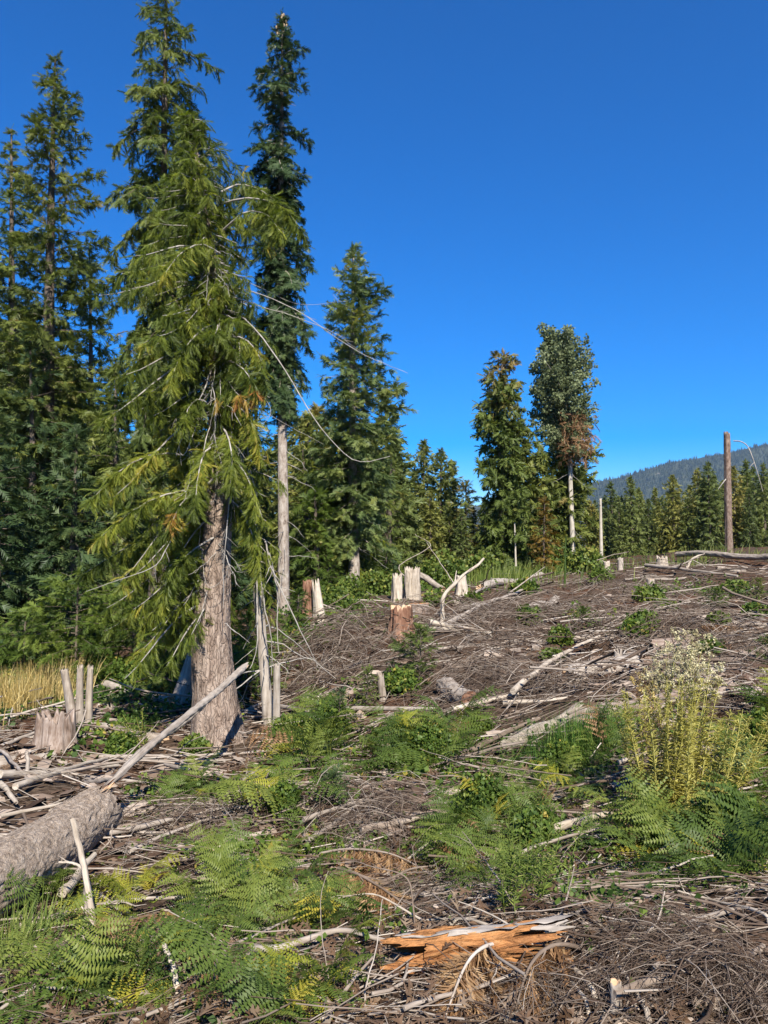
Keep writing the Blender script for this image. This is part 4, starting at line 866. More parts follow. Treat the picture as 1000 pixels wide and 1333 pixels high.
gstick(742, 837, 780, 833, 5, 'short white stick above the slanting pole', 'white', .03)
gstick(590, 1000, 700, 945, 8, 'dark grey limb in the bundle beside the slanting pole', 'stick', .03)
gstick(400, 942, 560, 938, 8, 'smooth grey limb lying across the twigs above the ferns', 'grey', .06)
gstick(360, 930, 470, 945, 6, 'thin grey limb below the grey stub', 'grey', .05)
gstick(425, 985, 500, 975, 6, 'broken grey limb among the middle ferns', 'grey', .03)
gstick(720, 1103, 812, 1076, 11, 'pale peeled branch between the right-hand ferns', 'white', .06, 1)
gstick(805, 1005, 850, 990, 6, 'short pale stick left of the yellow weeds', 'white', .05)
gstick(885, 1225, 955, 1195, 9, 'pale stick poking from the brush pile', 'grey', .02)
gstick(800, 1331, 1000, 1268, 11, 'thick grey limb in the foreground brush pile', 'stick', .02, 4, .03)
gstick(400, 1110, 490, 1045, 6, 'split grey stick above the brown dead fronds', 'grey', .05)
gstick(395, 1085, 470, 1060, 6, 'grey stick crossing the split stick', 'grey', .06)
gstick(470, 1100, 560, 1080, 9, 'thick grey limb above the brown dead fronds', 'stick', .05)
gstick(330, 1256, 500, 1240, 9, 'curved grey limb running up to the orange log', 'grey', .05, wob=.05)
gstick(110, 1100, 330, 1055, 7, 'long grey branch lying right of the big log', 'grey', .05, 3, .03)
gstick(150, 1095, 260, 1075, 7, 'grey branch parallel to the long branch by the log', 'stick', .05, 1)
gstick(170, 1120, 300, 1070, 5, 'thin branch crossing the litter by the log', 'stick', .05, 2)
gstick(215, 1010, 300, 1030, 5, 'thin grey twig branch at the foot of the big cedar', 'grey', .05, 2)
gstick(0, 1030, 150, 1010, 9, 'pale split rail behind the big log', 'white', .05)
gstick(20, 1045, 140, 1005, 7, 'pale split rail crossing behind the big log', 'white', .06)
gstick(0, 1075, 110, 1050, 5, 'thin pale stick hidden behind the big log', 'white', .05)
gstick(-10, 980, 40, 1030, 5, 'thin stick slanting on the left slope', 'stick', .05)
gstick(-20, 990, 60, 960, 6, 'dark stick by the rotting stump', 'stick', .02)
gstick(0, 1035, 20, 1060, 8, 'stub of pale stick by the left slope', 'white', .05)
gstick(270, 1060, 330, 1015, 7, 'bare branch below the cedar roots', 'stick', .05, 2)
gstick(840, 745, 960, 760, 5, 'grey branch in front of the long log', 'grey', .1, 2)
gstick(600, 800, 690, 770, 5, 'grey branch on the far slash bank', 'grey', .1, 3)
gstick(640, 760, 600, 790, 4, 'thin branch fallen beside the white flared stump', 'grey', .1, 3)
# upright ones
astick([(128, 1240, 3.75), (122, 1200, 3.8), (112, 1140, 3.85), (103, 1100, 3.9), (94, 1066, 3.95)], 10, 'upright bleached stick standing in front of the big log', 'white', 1, .7)
astick([(118, 1215, 3.7), (118, 1180, 3.72), (108, 1140, 3.74), (92, 1125, 3.78), (72, 1122, 3.8)], 6, 'curved white branch hooked round the upright stick', 'white', 2, .4)
gstick(80, 1198, 122, 1145, 12, 'white peeled stick leaning below the big log', 'white', .10)
astick([(110, 1230, 3.7), (112, 1190, 3.72), (114, 1150, 3.76)], 12, 'grey stub beside the upright bleached stick', 'grey', 0, .8)
astick([(130, 1110, 4.6), (142, 1095, 4.6), (146, 1075, 4.7)], 3, 'thin twig bowed over the shadow of the big log', 'stick', 0)
astick([(35, 1020, 7.0), (32, 990, 7.0), (30, 985, 7.0)], 6, 'thin upright stub on the left slope', 'grey', 0, .7)
astick([(790, 1350, 2.45), (730, 1290, 2.75), (690, 1268, 2.9), (620, 1240, 3.1), (560, 1205, 3.3), (510, 1175, 3.45), (480, 1163, 3.5), (440, 1168, 3.55)], 7, 'long arching white branch lying over the orange log', 'white', 3, .3)
astick([(770, 1340, 2.6), (730, 1280, 2.8), (690, 1225, 3.0), (640, 1190, 3.2), (600, 1175, 3.3)], 5.5, 'second white branch arching over the orange log', 'white', 4, .3)
astick([(690, 1225, 3.0), (650, 1150, 3.3), (620, 1110, 3.5), (600, 1085, 3.7)], 3, 'thin stem arching up behind the orange log', 'stick', 1)
astick([(540, 1220, 3.45), (538, 1180, 3.5), (530, 1140, 3.55), (480, 1125, 3.6), (440, 1115, 3.7)], 3, 'thin white branch bent over the brown fronds', 'stick', 3)
astick([(450, 1333, 2.6), (430, 1280, 2.8), (420, 1220, 2.95), (418, 1170, 3.1), (428, 1136, 3.2)], 2, 'slender pale stem rising among the foreground ferns', 'stick', 0)
astick([(480, 1333, 2.6), (475, 1290, 2.7), (490, 1230, 2.9), (497, 1170, 3.1)], 3, 'slender dry stem in front of the orange log', 'stick', 1)
astick([(1005, 1215, 3.0), (970, 1190, 3.15), (930, 1182, 3.3), (885, 1185, 3.4)], 6, 'white branch arching above the brush pile', 'white', 2)
astick([(845, 1333, 2.7), (820, 1280, 2.85), (795, 1250, 3.0), (780, 1245, 3.1)], 8, 'grey forked limb in the brush pile', 'grey', 4)
astick([(800, 1270, 3.0), (830, 1230, 3.1), (860, 1195, 3.25), (868, 1160, 3.3)], 5, 'grey limb reaching up out of the brush pile', 'grey', 3)
astick([(230, 1300, 2.95), (225, 1265, 3.0), (212, 1232, 3.1)], 9, 'white broken stick end showing among the ferns', 'white', 0, .7)
astick([(735, 975, 8.), (734, 950, 8.), (730, 930, 8.)], 3, 'thin upright twig below the slanting pole', 'grey')
astick([(548, 765, 24.), (520, 740, 24.5), (560, 712, 25), (540, 695, 25.5)], 1.6, 'thin bowed twig over the double stump', 'grey')
astick([(600, 772, 23.5), (580, 740, 24), (555, 705, 24.5)], 1.6, 'thin dead stem slanting behind the white flared stump', 'grey')
astick([(735, 765, 28), (737, 730, 28), (739, 700, 28)], 3, 'single green-grey sapling stem at the edge of the slash', 'weed', 3)
astick([(895, 752, 31), (897, 735, 31), (905, 725, 31), (922, 718, 31)], 4, 'twisted pale root rising above the long log', 'white', 3)
# hanging dead limbs beside the slender cedar
for k, q in enumerate([[(345, 705, 10.6), (352, 740, 10.5), (372, 780, 10.4), (395, 830, 10.4), (412, 868, 10.5)], [(338, 740, 10.6), (345, 790, 10.5), (352, 830, 10.5), (352, 880, 10.6)], [(334, 700, 10.7), (336, 780, 10.6), (338, 840, 10.5), (330, 868, 10.4)], [(350, 720, 10.6), (362, 780, 10.5), (366, 850, 10.4)]]):
    astick(q, 2.4, ['thin bare limb drooping right from the slender cedar', 'thin bare limb hanging straight beside the pale post', 'thin bare limb hanging along the slender cedar stem', 'wispy bare limb hanging between cedar and pale post'][k], 'limb', 3)

LAND = [('big bark-covered log', 90, 1110), ('leaning grey pole', 200, 985), ('big cedar trunk', 283, 985), ('slender pale cedar', 350, 945), ('orange rotten log', 620, 1240), ('brown dead boughs', 500, 1140), ('yellow weeds', 880, 1060), ('green grass tussock', 752, 985),
        ('upright bleached stick', 115, 1215), ('pale peeled branch', 765, 1095), ('thin pale-green weeds', 680, 1175), ('foreground brush pile', 880, 1280), ('smooth grey limb', 480, 942), ('rotting brown stump', 72, 965), ('dark fir sapling', 545, 885), ('cut red-brown stump', 523, 826), ('white flared stump', 601, 785),
        ('split red and white stump', 408, 812), ('bleached double stump', 528, 780), ('long slanting pole', 720, 890), ('half-buried pinkish log', 785, 880), ('dark broken log end', 875, 846), ('short weathered log piece', 704, 790), ('long log below the snag', 940, 742), ('grey stub', 499, 910), ('squat bleached stump', 862, 738), ('tiny green fir seedling', 757, 812), ('brown dead fronds on the bank', 945, 830), ('split grey stick', 445, 1080), ('low dark sapling', 430, 1050), ('log at the far slash edge', 665, 765)]
LANDP = np.array([G(x, y)[:2] for _, x, y in LAND])
def near(p):
    d = np.linalg.norm(LANDP - p[:2], axis=1); return LAND[int(np.argmin(d))][0]
# scattered sticks ---------------------------------------------------------------
edge_x = [-400, 0, 200, 300, 400, 470, 560, 650, 800, 900, 1000, 1500]; edge_y = [900, 900, 880, 860, 815, 790, 775, 758, 738, 732, 728, 720]
def scatter(n, g, dmin=2.0, dmax=46., umax=.58, bias=.6):
    """points on the clearing; nearer ground is strewn more finely because there it is seen more finely"""
    m = n * 3; k = g.random(m)
    near = 1 / (1 / dmax + (1 / dmin - 1 / dmax) * k); lg = np.exp(math.log(dmin) + (math.log(dmax) - math.log(dmin)) * k)
    y = np.where(g.random(m) < bias, near, lg); x = (y + 1.8) * g.uniform(-umax, umax, m)
    z = H(x, y); c, s = math.cos(PITCH), math.sin(PITCH); dz = z - EYE
    f = y * c + dz * s; v = -y * s + dz * c; px = 500 + x / f * FPX; py = 666.5 - v / f * FPX
    ok = py > np.interp(px, edge_x, edge_y)
    x, y, z, px, py = (q[ok][:n] for q in (x, y, z, px, py))
    return np.stack([x, y, z], -1), px, py
def green(px, py):
    """how overgrown the ground is (0 bare slash .. 1 ferns)"""
    e = lambda cx, cy, rx, ry: np.exp(-(((px - cx) / rx) ** 2 + ((py - cy) / ry) ** 2))
    return np.clip(e(200, 1230, 260, 90) + e(380, 1180, 120, 70) + e(380, 980, 70, 70) + e(550, 985, 60, 40) + e(640, 1110, 110, 70) + e(900, 1110, 150, 70) + e(740, 970, 90, 50) + e(960, 980, 70, 80) + e(30, 930, 60, 25) + e(190, 940, 60, 40), 0, 1)
g = np.random.default_rng(60)
pts, px, py = scatter(1000, g, 2.4, 40., .55, .35)
sel = np.nonzero(g.random(len(pts)) > green(px, py) * .8)[0][:200]
for i in sel:
    p0 = pts[i]; big_ = g.random() < .25
    L = g.uniform(.5, 1.3) * (1.6 if big_ else 1.) * np.clip(p0[1] / 7, .45, 1.7); a = np.radians(12 + g.normal(0, 34)); r = (g.uniform(.010, .022) * (1.6 if big_ else 1)) * np.clip(p0[1] / 8, .4, 1.5)
    q = p0 + np.array([math.cos(a), math.sin(a), 0]) * L; p = bent(p0, q, g, 9, .05)
    hz = H(p[:, 0], p[:, 1]); fit = np.polyfit(np.linspace(0, 1, 9), hz, 1); p[:, 2] = p[:, 2] - p0[2] + np.polyval(fit, np.linspace(0, 1, 9)) + r + abs(g.normal(0, .03)) + g.normal(0, .04) * np.linspace(0, 1, 9)
    kind = int(g.integers(0, 3))
    lb = ('long ' if big_ else 'short ') + ['bleached stick', 'brown bark-covered branch', 'forked grey branch'][kind] + ' lying in the slash near the ' + near(p[4])
    stick_obj('fallen_branch', lb, 'branch', p, r, r * .5, [M['grey'], M['twig'], M['stick']][kind] if kind != 1 else M['barkfir'], 2000 + int(i),
              lb[:0] + ['sticks', 'bark-covered branches', 'forked branches'][kind] + ' near the ' + near(p[4]), forks=(0, 1, 3)[kind], forklen=.4, sides=6)

# ------------------------------------------------------------------ fine slash: uncountable
def litter(n, seed, lmin, lmax, rmin, rmax, K, name, label, sides=3, bias=.6, dmin=1.9, dmax=46., lift=.035, arch=.0, spread=38, mask=.5, tint=(.05, .9), scale_d=True, pts=None, mat='twig'):
    g = np.random.default_rng(seed)
    if pts is None:
        pt, px, py = scatter(n, g, dmin, dmax, .6, bias); k = (g.random(len(pt)) > green(px, py) * mask) & (g.random(len(pt)) < np.clip(.55 + .9 * vnoise(pt[:, 0] * .75, pt[:, 1] * .75, 0., 15 + seed), .12, 1))
        pt = pt[k]
    else: pt = pts
    m = len(pt); sd = np.clip(pt[:, 1] / 6, .55, 2.6) if scale_d else np.ones(m)
    hv = g.random(m) ** 2.6; L = (lmin + (lmax - lmin) * np.clip(.35 * g.random(m) + .65 * hv ** .6, 0, 1)) * sd ** .8; r = rmin * (rmax / rmin) ** hv * sd; a = np.radians(8 + 42 * vnoise(pt[:, 0] * .3, pt[:, 1] * .3, 0., 14) + g.normal(0, spread, m)) + np.pi * (g.random(m) < .5)
    s = np.linspace(0, 1, K)[None, :, None]; dv = np.stack([np.cos(a), np.sin(a), g.normal(0, .10, m)], -1)[:, None]
    side = np.stack([-np.sin(a), np.cos(a), np.zeros(m)], -1)[:, None]
    Q = pt[:, None] + np.cumsum(g.normal(0, .022, (m, K, 3)) * np.array([1, 1, .4]), 1) * L[:, None, None] + dv * (L[:, None, None] * (s - .5)) + side * (L * g.normal(0, .09, m))[:, None, None] * np.sin(s * np.pi)
    base = H(pt[:, 0], pt[:, 1]); gx = (H(pt[:, 0] + .25, pt[:, 1]) - base) / .25; gy = (H(pt[:, 0], pt[:, 1] + .25) - base) / .25
    Q[:, :, 2] += gx[:, None] * (Q[:, :, 0] - pt[:, None, 0]) + gy[:, None] * (Q[:, :, 1] - pt[:, None, 1]) + np.abs(g.normal(0, lift, m))[:, None] * sd[:, None] + r[:, None]
    if arch: Q[:, :, 2] += (arch * L * g.uniform(0, 1, m))[:, None] * np.sin(s[:, :, 0] * np.pi)
    V, F = tubes(Q, r[:, None] * np.linspace(1, .5, K)[None], sides)
    tn = np.clip(tint[0] + (tint[1] - tint[0]) * (g.random(m) ** 1.25) + .12 * vnoise(pt[:, 0], pt[:, 1], 0., 8), 0, 1)
    o = mk(name, [(V, F)], M[mat], tint=np.repeat(tn, K * sides)); o['kind'] = 'stuff'; tag(o, label, 'debris')
    return o
litter(22500, 61, .10, .7, .0015, .009, 4, 'twig_litter', 'mat of grey-brown twigs strewn over the clearing')
litter(3000, 62, .25, 1.2, .003, .014, 7, 'stick_litter', 'thin broken sticks strewn thickly over the clearing', lift=.085, bias=.4, tint=(.05, .78), sides=5)
def piles():
    g = np.random.default_rng(63); allp = []
    for px, py, rx, ry, n in [(880, 1260, 110, 60, 800), (730, 1305, 120, 30, 260), (440, 850, 90, 40, 900), (620, 830, 100, 35, 600), (900, 830, 110, 35, 600), (700, 800, 110, 30, 700), (560, 1180, 90, 30, 250), (820, 770, 130, 20, 500), (480, 1070, 80, 40, 500), (250, 1080, 90, 30, 400), (650, 900, 120, 40, 700), (950, 1290, 60, 40, 500)]:
        c = G(px, py); kx = pxm(c[1]); dy = abs(G(px, py - ry)[1] - G(px, min(py + ry, 1330))[1]) / 2
        q = np.stack([c[0] + g.normal(0, .5, n) * rx * kx, c[1] + g.normal(0, .5, n) * dy, np.zeros(n)], -1); q[:, 2] = H(q[:, 0], q[:, 1]) + np.abs(g.normal(0, .035, n)) * np.clip(c[1] / 5, .7, 2.5); allp.append(q)
    return np.concatenate(allp)
litter(0, 64, .15, .6, .0012, .005, 5, 'brush_pile_twigs', 'springy fine twigs heaped in tangled brush piles', pts=piles(), arch=.3, spread=70, lift=.03, tint=(0., .72))
def chips(n, seed, smin=.02, smax=.075, name='wood_chips', label='bark flakes and wood chips covering the soil', dm=34., lift=.012, dn=1.9):
    g = np.random.default_rng(seed); pt, px, py = scatter(n, g, dn, dm, .6, .75); m = len(pt)
    tV = np.array([(-.5, -.16, 0), (.1, -.22, .03), (.5, .02, 0), (.05, .2, .02), (-.45, .14, .01), (0, 0, .07)]); tF = np.array([(0, 1, 5), (1, 2, 5), (2, 3, 5), (3, 4, 5), (4, 0, 5)])
    a = np.radians(10 + g.normal(0, 45, m)); f = np.stack([np.cos(a), np.sin(a), g.normal(0, .2, m)], -1); nn = unit(np.stack([g.normal(0, .3, m), g.normal(0, .3, m) - .1, np.ones(m)], -1))
    V, F = stamp(tV, tF, pt + [0, 0, lift], f, nn, g.uniform(smin, smax, m) * np.clip(pt[:, 1] / 5, .6, 2.2) ** .8)
    o = mk(name, [(V, F)], M['chip'], tint=np.repeat(np.clip(g.random(m) ** 1.4 + .1 * vnoise(pt[:, 0] * .7, pt[:, 1] * .7, 0, 2), 0, 1), 6)); o['kind'] = 'stuff'; tag(o, label, 'debris')
chips(20000, 65)
chips(1500, 67, .09, .26, 'bark_slabs', 'loose slabs of bark and split wood lying over the slash', 36., .03, 5.)
def needle_litter():
    g = np.random.default_rng(66); pt, px, py = scatter(16000, g, 1.9, 36., .6, .7); pt = pt[vnoise(pt[:, 0] * .9, pt[:, 1] * .9, 0., 21) > -.35]; m = len(pt); pt = pt + np.stack([np.zeros(m), np.zeros(m), np.abs(g.normal(0, .03, m))], -1)
    dr = unit(np.stack([g.normal(size=m), g.normal(size=m), g.normal(0, .3, m)], -1)); tl = spray_template(3, R(45), .6, .2, .14, .1, seed=77); V, F = stamp(*tl, pt, dr, unit(g.normal(size=(m, 3)) * .5 + UP), g.uniform(.05, .14, m) * np.clip(pt[:, 1] / 5, .7, 2.6))
    o = mk('needle_litter', [(V, F)], M['deadlitter'], tint=np.repeat(np.clip(g.normal(.4, .28, m), 0, 1), len(tl[0]))); o['kind'] = 'stuff'; tag(o, 'brown dead needles and sprigs lying over the slash', 'debris')
needle_litter()

# ------------------------------------------------------------------ ferns
def frond_mesh(seed, mat, bend=1., width=.30, pairs=14):
    """arching stalk with separate leaflets, each cut into teeth"""
    g = np.random.default_rng(seed); n = 30; s = np.linspace(0, 1, n)
    el = np.radians(np.interp(s, [0, .3, .65, 1], [66, 44, 14 * bend, -30 * bend])); st = np.stack([np.cos(el), .06 * np.sin(s * 3 + seed), np.sin(el)], -1) / n
    path = np.concatenate([[[0, 0, 0]], np.cumsum(st, 0)])[:n]
    Vt, Ft = tubes(path[None], np.linspace(.006, .0016, n)[None], 3)
    vv, ff, off = [], [], len(Vt); side = np.array([0, 1., 0])
    for i in range(pairs):
        u = .27 + .72 * (i / (pairs - 1)) ** .95; q = u * (n - 1); k = min(int(q), n - 2); p = path[k] + (path[k + 1] - path[k]) * (q - k); t = unit(path[k + 1] - path[k])
        w_ = width * np.interp((u - .27) / .73, [0, .12, .45, .8, 1], [.80, 1, .78, .36, .06]); nn = np.cross(t, side)
        for sg in (-1, 1):
            d = unit(side * sg + t * g.uniform(.2, .5) + nn * g.uniform(-.35, .25)); lat = unit(np.cross(d, nn) + nn * g.normal(0, .25)); l = w_ * g.uniform(.8, 1.12); m = max(3, int(3 + 8 * l / width))
            e = np.linspace(0, 1, m + 1); ax = p + d * l * e[:, None] - nn * (.18 * l * e ** 2)[:, None]
            for j in range(m):
                pl = (.125 * l + .010) * (1 - .8 * e[j]) * g.uniform(.8, 1.15); a_ = ax[j]; b_ = ax[j] + (ax[j + 1] - ax[j]) * .85; mid = (a_ + b_) / 2 + d * .35 * l / m
                for s2 in (-1, 1):
                    b = len(vv) + off; vv += [a_, b_, mid + lat * s2 * pl + nn * g.uniform(-.3, .1) * pl]; ff.append((b, b + 1, b + 2))
    VV = np.concatenate([Vt, np.array(vv)]); FF = np.concatenate([Ft[:, :3], Ft[:, [0, 2, 3]], np.array(ff)])
    tn = np.concatenate([np.full(len(Vt), .6), np.clip(.5 + g.normal(0, .2, len(vv) // 3), 0, 1).repeat(3)])
    me = mk('frond', [(VV, FF)], mat, tint=tn); md = me.data; bpy.data.objects.remove(me); return md
FR = [frond_mesh(s, M['fern'], b, w_, n_) for s, b, w_, n_ in ((1, 1., .34, 14), (2, .7, .30, 13), (3, 1.25, .38, 15), (4, .4, .30, 12))]
FY = [frond_mesh(s, M['fernyellow'], b, w_, n_) for s, b, w_, n_ in ((5, .9, .34, 14), (6, .6, .30, 13))]
FB = frond_mesh(7, M['deadneedle'], 1.8, .28, 12)
def fern(px, py, size, n, label, group, yellow=0., seed=0):
    g = np.random.default_rng(seed); b = G(px, py); b[2] -= .02
    t = thing('fern', label, 'fern', b, group); a0 = g.uniform(0, 6.28)
    for k in range(n):
        md = FY[int(g.integers(0, 2))] if g.random() < yellow else (FB if g.random() < .06 else FR[int(g.integers(0, 4))])
        o = bpy.data.objects.new('frond', md); C.objects.link(o); o.parent = t; s = size * (.78 if b[1] < 7 else 1.0) * g.uniform(.6, 1.25); o.scale = (s, s * g.uniform(.7, 1.15), s * g.uniform(.75, 1.35))
        o.rotation_euler = (g.normal(0, .38), g.normal(.08, .3), a0 + 6.283 * (k + g.uniform(-.3, .3)) / n); o.location = (g.normal(0, .03), g.normal(0, .03), 0)
patches = [
 ('green fern in the patch between the big log and the foreground', 'ferns below the big log', .55, .06, [(55, 1215), (30, 1265), (120, 1275), (215, 1235), (255, 1195), (285, 1150), (320, 1135), (300, 1195), (345, 1225), (260, 1275), (160, 1310), (215, 1330), (320, 1305), (20, 1320), (240, 1240), (190, 1265), (90, 1320), (280, 1240), (75, 1175), (330, 1165), (275, 1310)]),
 ('yellowing fern in the patch between the big log and the foreground', 'yellowing ferns below the big log', .5, .75, [(155, 1215), (180, 1170), (95, 1275), (130, 1240), (445, 1300)]),
 ('green fern beside the brown dead fronds', 'ferns beside the brown dead fronds', .5, .05, [(390, 1165), (420, 1195), (365, 1140), (410, 1150), (380, 1215), (440, 1215), (405, 1320), (360, 1330), (455, 1330), (390, 1275)]),
 ('green fern growing below the slender cedar', 'ferns below the slender cedar', .85, .14, [(335, 965), (378, 950), (400, 985), (355, 1005), (372, 1055), (368, 1085), (430, 990), (420, 935), (345, 1035), (390, 960), (440, 950), (405, 1015)]),
 ('bright green fern in the middle of the clearing', 'ferns in the middle of the clearing', .85, .05, [(515, 1000), (555, 965), (545, 1015), (580, 1000), (530, 975), (570, 985), (595, 960), (505, 1015)]),
 ('green fern around the thin pale-green weeds', 'ferns around the thin weeds', .66, .08, [(600, 1065), (620, 1115), (590, 1135), (655, 1085), (700, 1035), (740, 1025), (590, 1095), (645, 1155), (700, 1150), (570, 1110), (725, 1060), (675, 1060), (630, 1080), (770, 1040), (610, 1160), (740, 1130)]),
 ('green fern at the foot of the yellow weeds', 'ferns at the foot of the yellow weeds', .68, .1, [(840, 1085), (880, 1105), (925, 1090), (965, 1085), (905, 1145), (855, 1150), (985, 1125), (945, 1150), (825, 1125), (1000, 1070), (870, 1125), (920, 1125), (980, 1040), (815, 1090), (960, 1120), (1010, 1150), (860, 1180)]),
 ('green fern on the bank beyond the yellow weeds', 'ferns beyond the yellow weeds', .6, .08, [(985, 950), (970, 990), (1000, 990), (960, 1020), (780, 985), (720, 985), (1010, 940), (800, 960)]),
 ('small fern at the roots of the big cedar', 'ferns at the cedar roots', .5, .06, [(225, 1035), (250, 1055), (215, 1055), (268, 1040), (200, 905), (185, 890), (225, 900), (178, 960), (320, 1050), (290, 935), (170, 985)])]
fs = 0
for lb, gr, size, yl, spots in patches:
    for x, y in spots:
        fs += 1
        if rng.random() < (.36 if 'below the big log' in gr else .16): continue
        nf = int(rng.integers(6, 11)); nr_ = near(G(x, y))
        fern(x, y, size, nf, ('yellowing ' if yl > .5 else 'green ') + ('bushy fern with many fronds' if nf > 8 else 'fern with a few arching fronds') + ' beside the ' + nr_, 'ferns beside the ' + nr_, yl, 3000 + fs)

# ------------------------------------------------------------------ weeds, grass, shrubs, saplings
def cover():
    g = np.random.default_rng(80); P_, S_ = [], []
    for px, py, rx, ry, n in [(200, 1240, 230, 70, 2000), (330, 1110, 120, 20, 700), (20, 1290, 60, 50, 500), (400, 1000, 80, 80, 1000), (560, 990, 70, 40, 700), (650, 1120, 120, 70, 1500), (900, 1110, 130, 60, 1500), (760, 985, 70, 35, 800), (40, 935, 70, 14, 700), (180, 945, 40, 45, 700), (520, 765, 110, 8, 900), (650, 752, 160, 8, 1200), (430, 790, 70, 20, 900), (160, 905, 80, 16, 800), (970, 985, 50, 60, 700), (760, 805, 20, 8, 100), (940, 775, 50, 12, 250), (230, 1040, 50, 25, 400), (450, 1110, 60, 25, 300), (760, 1170, 60, 30, 300), (300, 860, 90, 20, 900), (870, 770, 40, 8, 120)]:
        c = G(px, py); kx = pxm(c[1]); d1 = G(px, max(py - ry, 735))[1]; d2 = G(px, min(py + ry, 1332))[1]; dy = max(abs(d1 - d2) / 2, .2)
        q = np.stack([c[0] + g.normal(0, .55, n) * rx * kx, c[1] + g.normal(0, .55, n) * min(dy, 5), np.zeros(n)], -1); q[:, 2] = H(q[:, 0], q[:, 1]) + np.abs(g.normal(.02, .035, n)) * np.clip(c[1] / 6, .7, 3); P_.append(q); S_.append(g.uniform(.03, .085, n) * np.clip(c[1] / 6, .7, 2.2))
    P_ = np.concatenate(P_); S_ = np.concatenate(S_); n = len(P_); k = P_[:, 1] > 1.7; P_, S_ = P_[k], S_[k]; n = len(P_)
    V, F = stamp(*leaf_cluster(4, .6, 5), P_, unit(g.normal(size=(n, 3))), unit(g.normal(size=(n, 3)) + [0, 0, 1]), S_)
    o = mk('ground_cover', [(V, F)], M['cover'], tint=np.repeat(np.clip(.45 + .3 * fbm(P_[:, 0], P_[:, 1], 0., 6, 2) + g.normal(0, .2, n), 0, 1), 16)); o['kind'] = 'stuff'; tag(o, 'low leafy plants creeping between ferns and slash', 'ground cover')
cover()
def blades(name, label, px, py, rx, ry, n, hmin, hmax, wd, mat, seed, lean=.35, cat='grass', stuff=True):
    g = np.random.default_rng(seed); c = G(px, py); kx = pxm(c[1]); dy = abs(G(px, py - ry)[1] - G(px, py + ry)[1]) / 2
    x = c[0] + g.normal(0, .5, n) * rx * kx; y = c[1] + g.normal(0, .5, n) * dy; z = H(x, y) - .01; h = g.uniform(hmin, hmax, n); a = g.uniform(0, 6.28, n); ln = np.abs(g.normal(0, lean, n)) + .05
    ox, oy = x - c[0], y - c[1]; a = np.where(g.random(n) < .6, np.arctan2(oy, ox), a)
    K = 5; s = np.linspace(0, 1, K)[None]; b = np.stack([x[:, None] + np.cos(a)[:, None] * h[:, None] * ln[:, None] * s ** 1.8, y[:, None] + np.sin(a)[:, None] * h[:, None] * ln[:, None] * s ** 1.8, z[:, None] + h[:, None] * (s - .45 * ln[:, None] * s ** 2)], -1)
    wv = np.stack([-np.sin(a + .6), np.cos(a + .6), np.zeros(n)], -1)[:, None] * (wd * (1 - s ** 1.5) + .0004)[..., None]
    V = np.stack([b - wv, b + wv], 2).reshape(-1, 3); i = (np.arange(n) * K * 2)[:, None] + (np.arange(K - 1) * 2)[None]; F = np.stack([i, i + 1, i + 3, i + 2], -1).reshape(-1, 4)
    o = mk(name, [(V, F)], mat, loc=c, tint=np.repeat(g.random(n), K * 2)); tag(o, label, cat)
    if stuff: o['kind'] = 'stuff'
blades('dry_grass', 'tall dry yellow grass at the forest edge behind the rotting stump', 38, 932, 62, 16, 1500, .5, 1.05, .006, M['drygrass'], 81, .3)
blades('green_grass', 'thick green grass tussock in the slash beside the yellow weeds', 752, 985, 50, 18, 1300, .2, .55, .004, M['grass'], 82, 1.1)
blades('dry_grass_verge', 'yellowish grass verge along the foot of the far trees', 640, 752, 110, 6, 1600, .4, 1.0, .016, M['weed'], 83, .4)
blades('weed_grass', 'pale yellow-green grasses at the left edge in front of the log', 12, 1250, 30, 40, 260, .1, .3, .004, M['weed'], 84, .5)
blades('field_grass', 'sparse dry stalks at the far field edge below the conifer row', 900, 733, 140, 5, 700, .25, .7, .014, M['weed'], 85, .4)
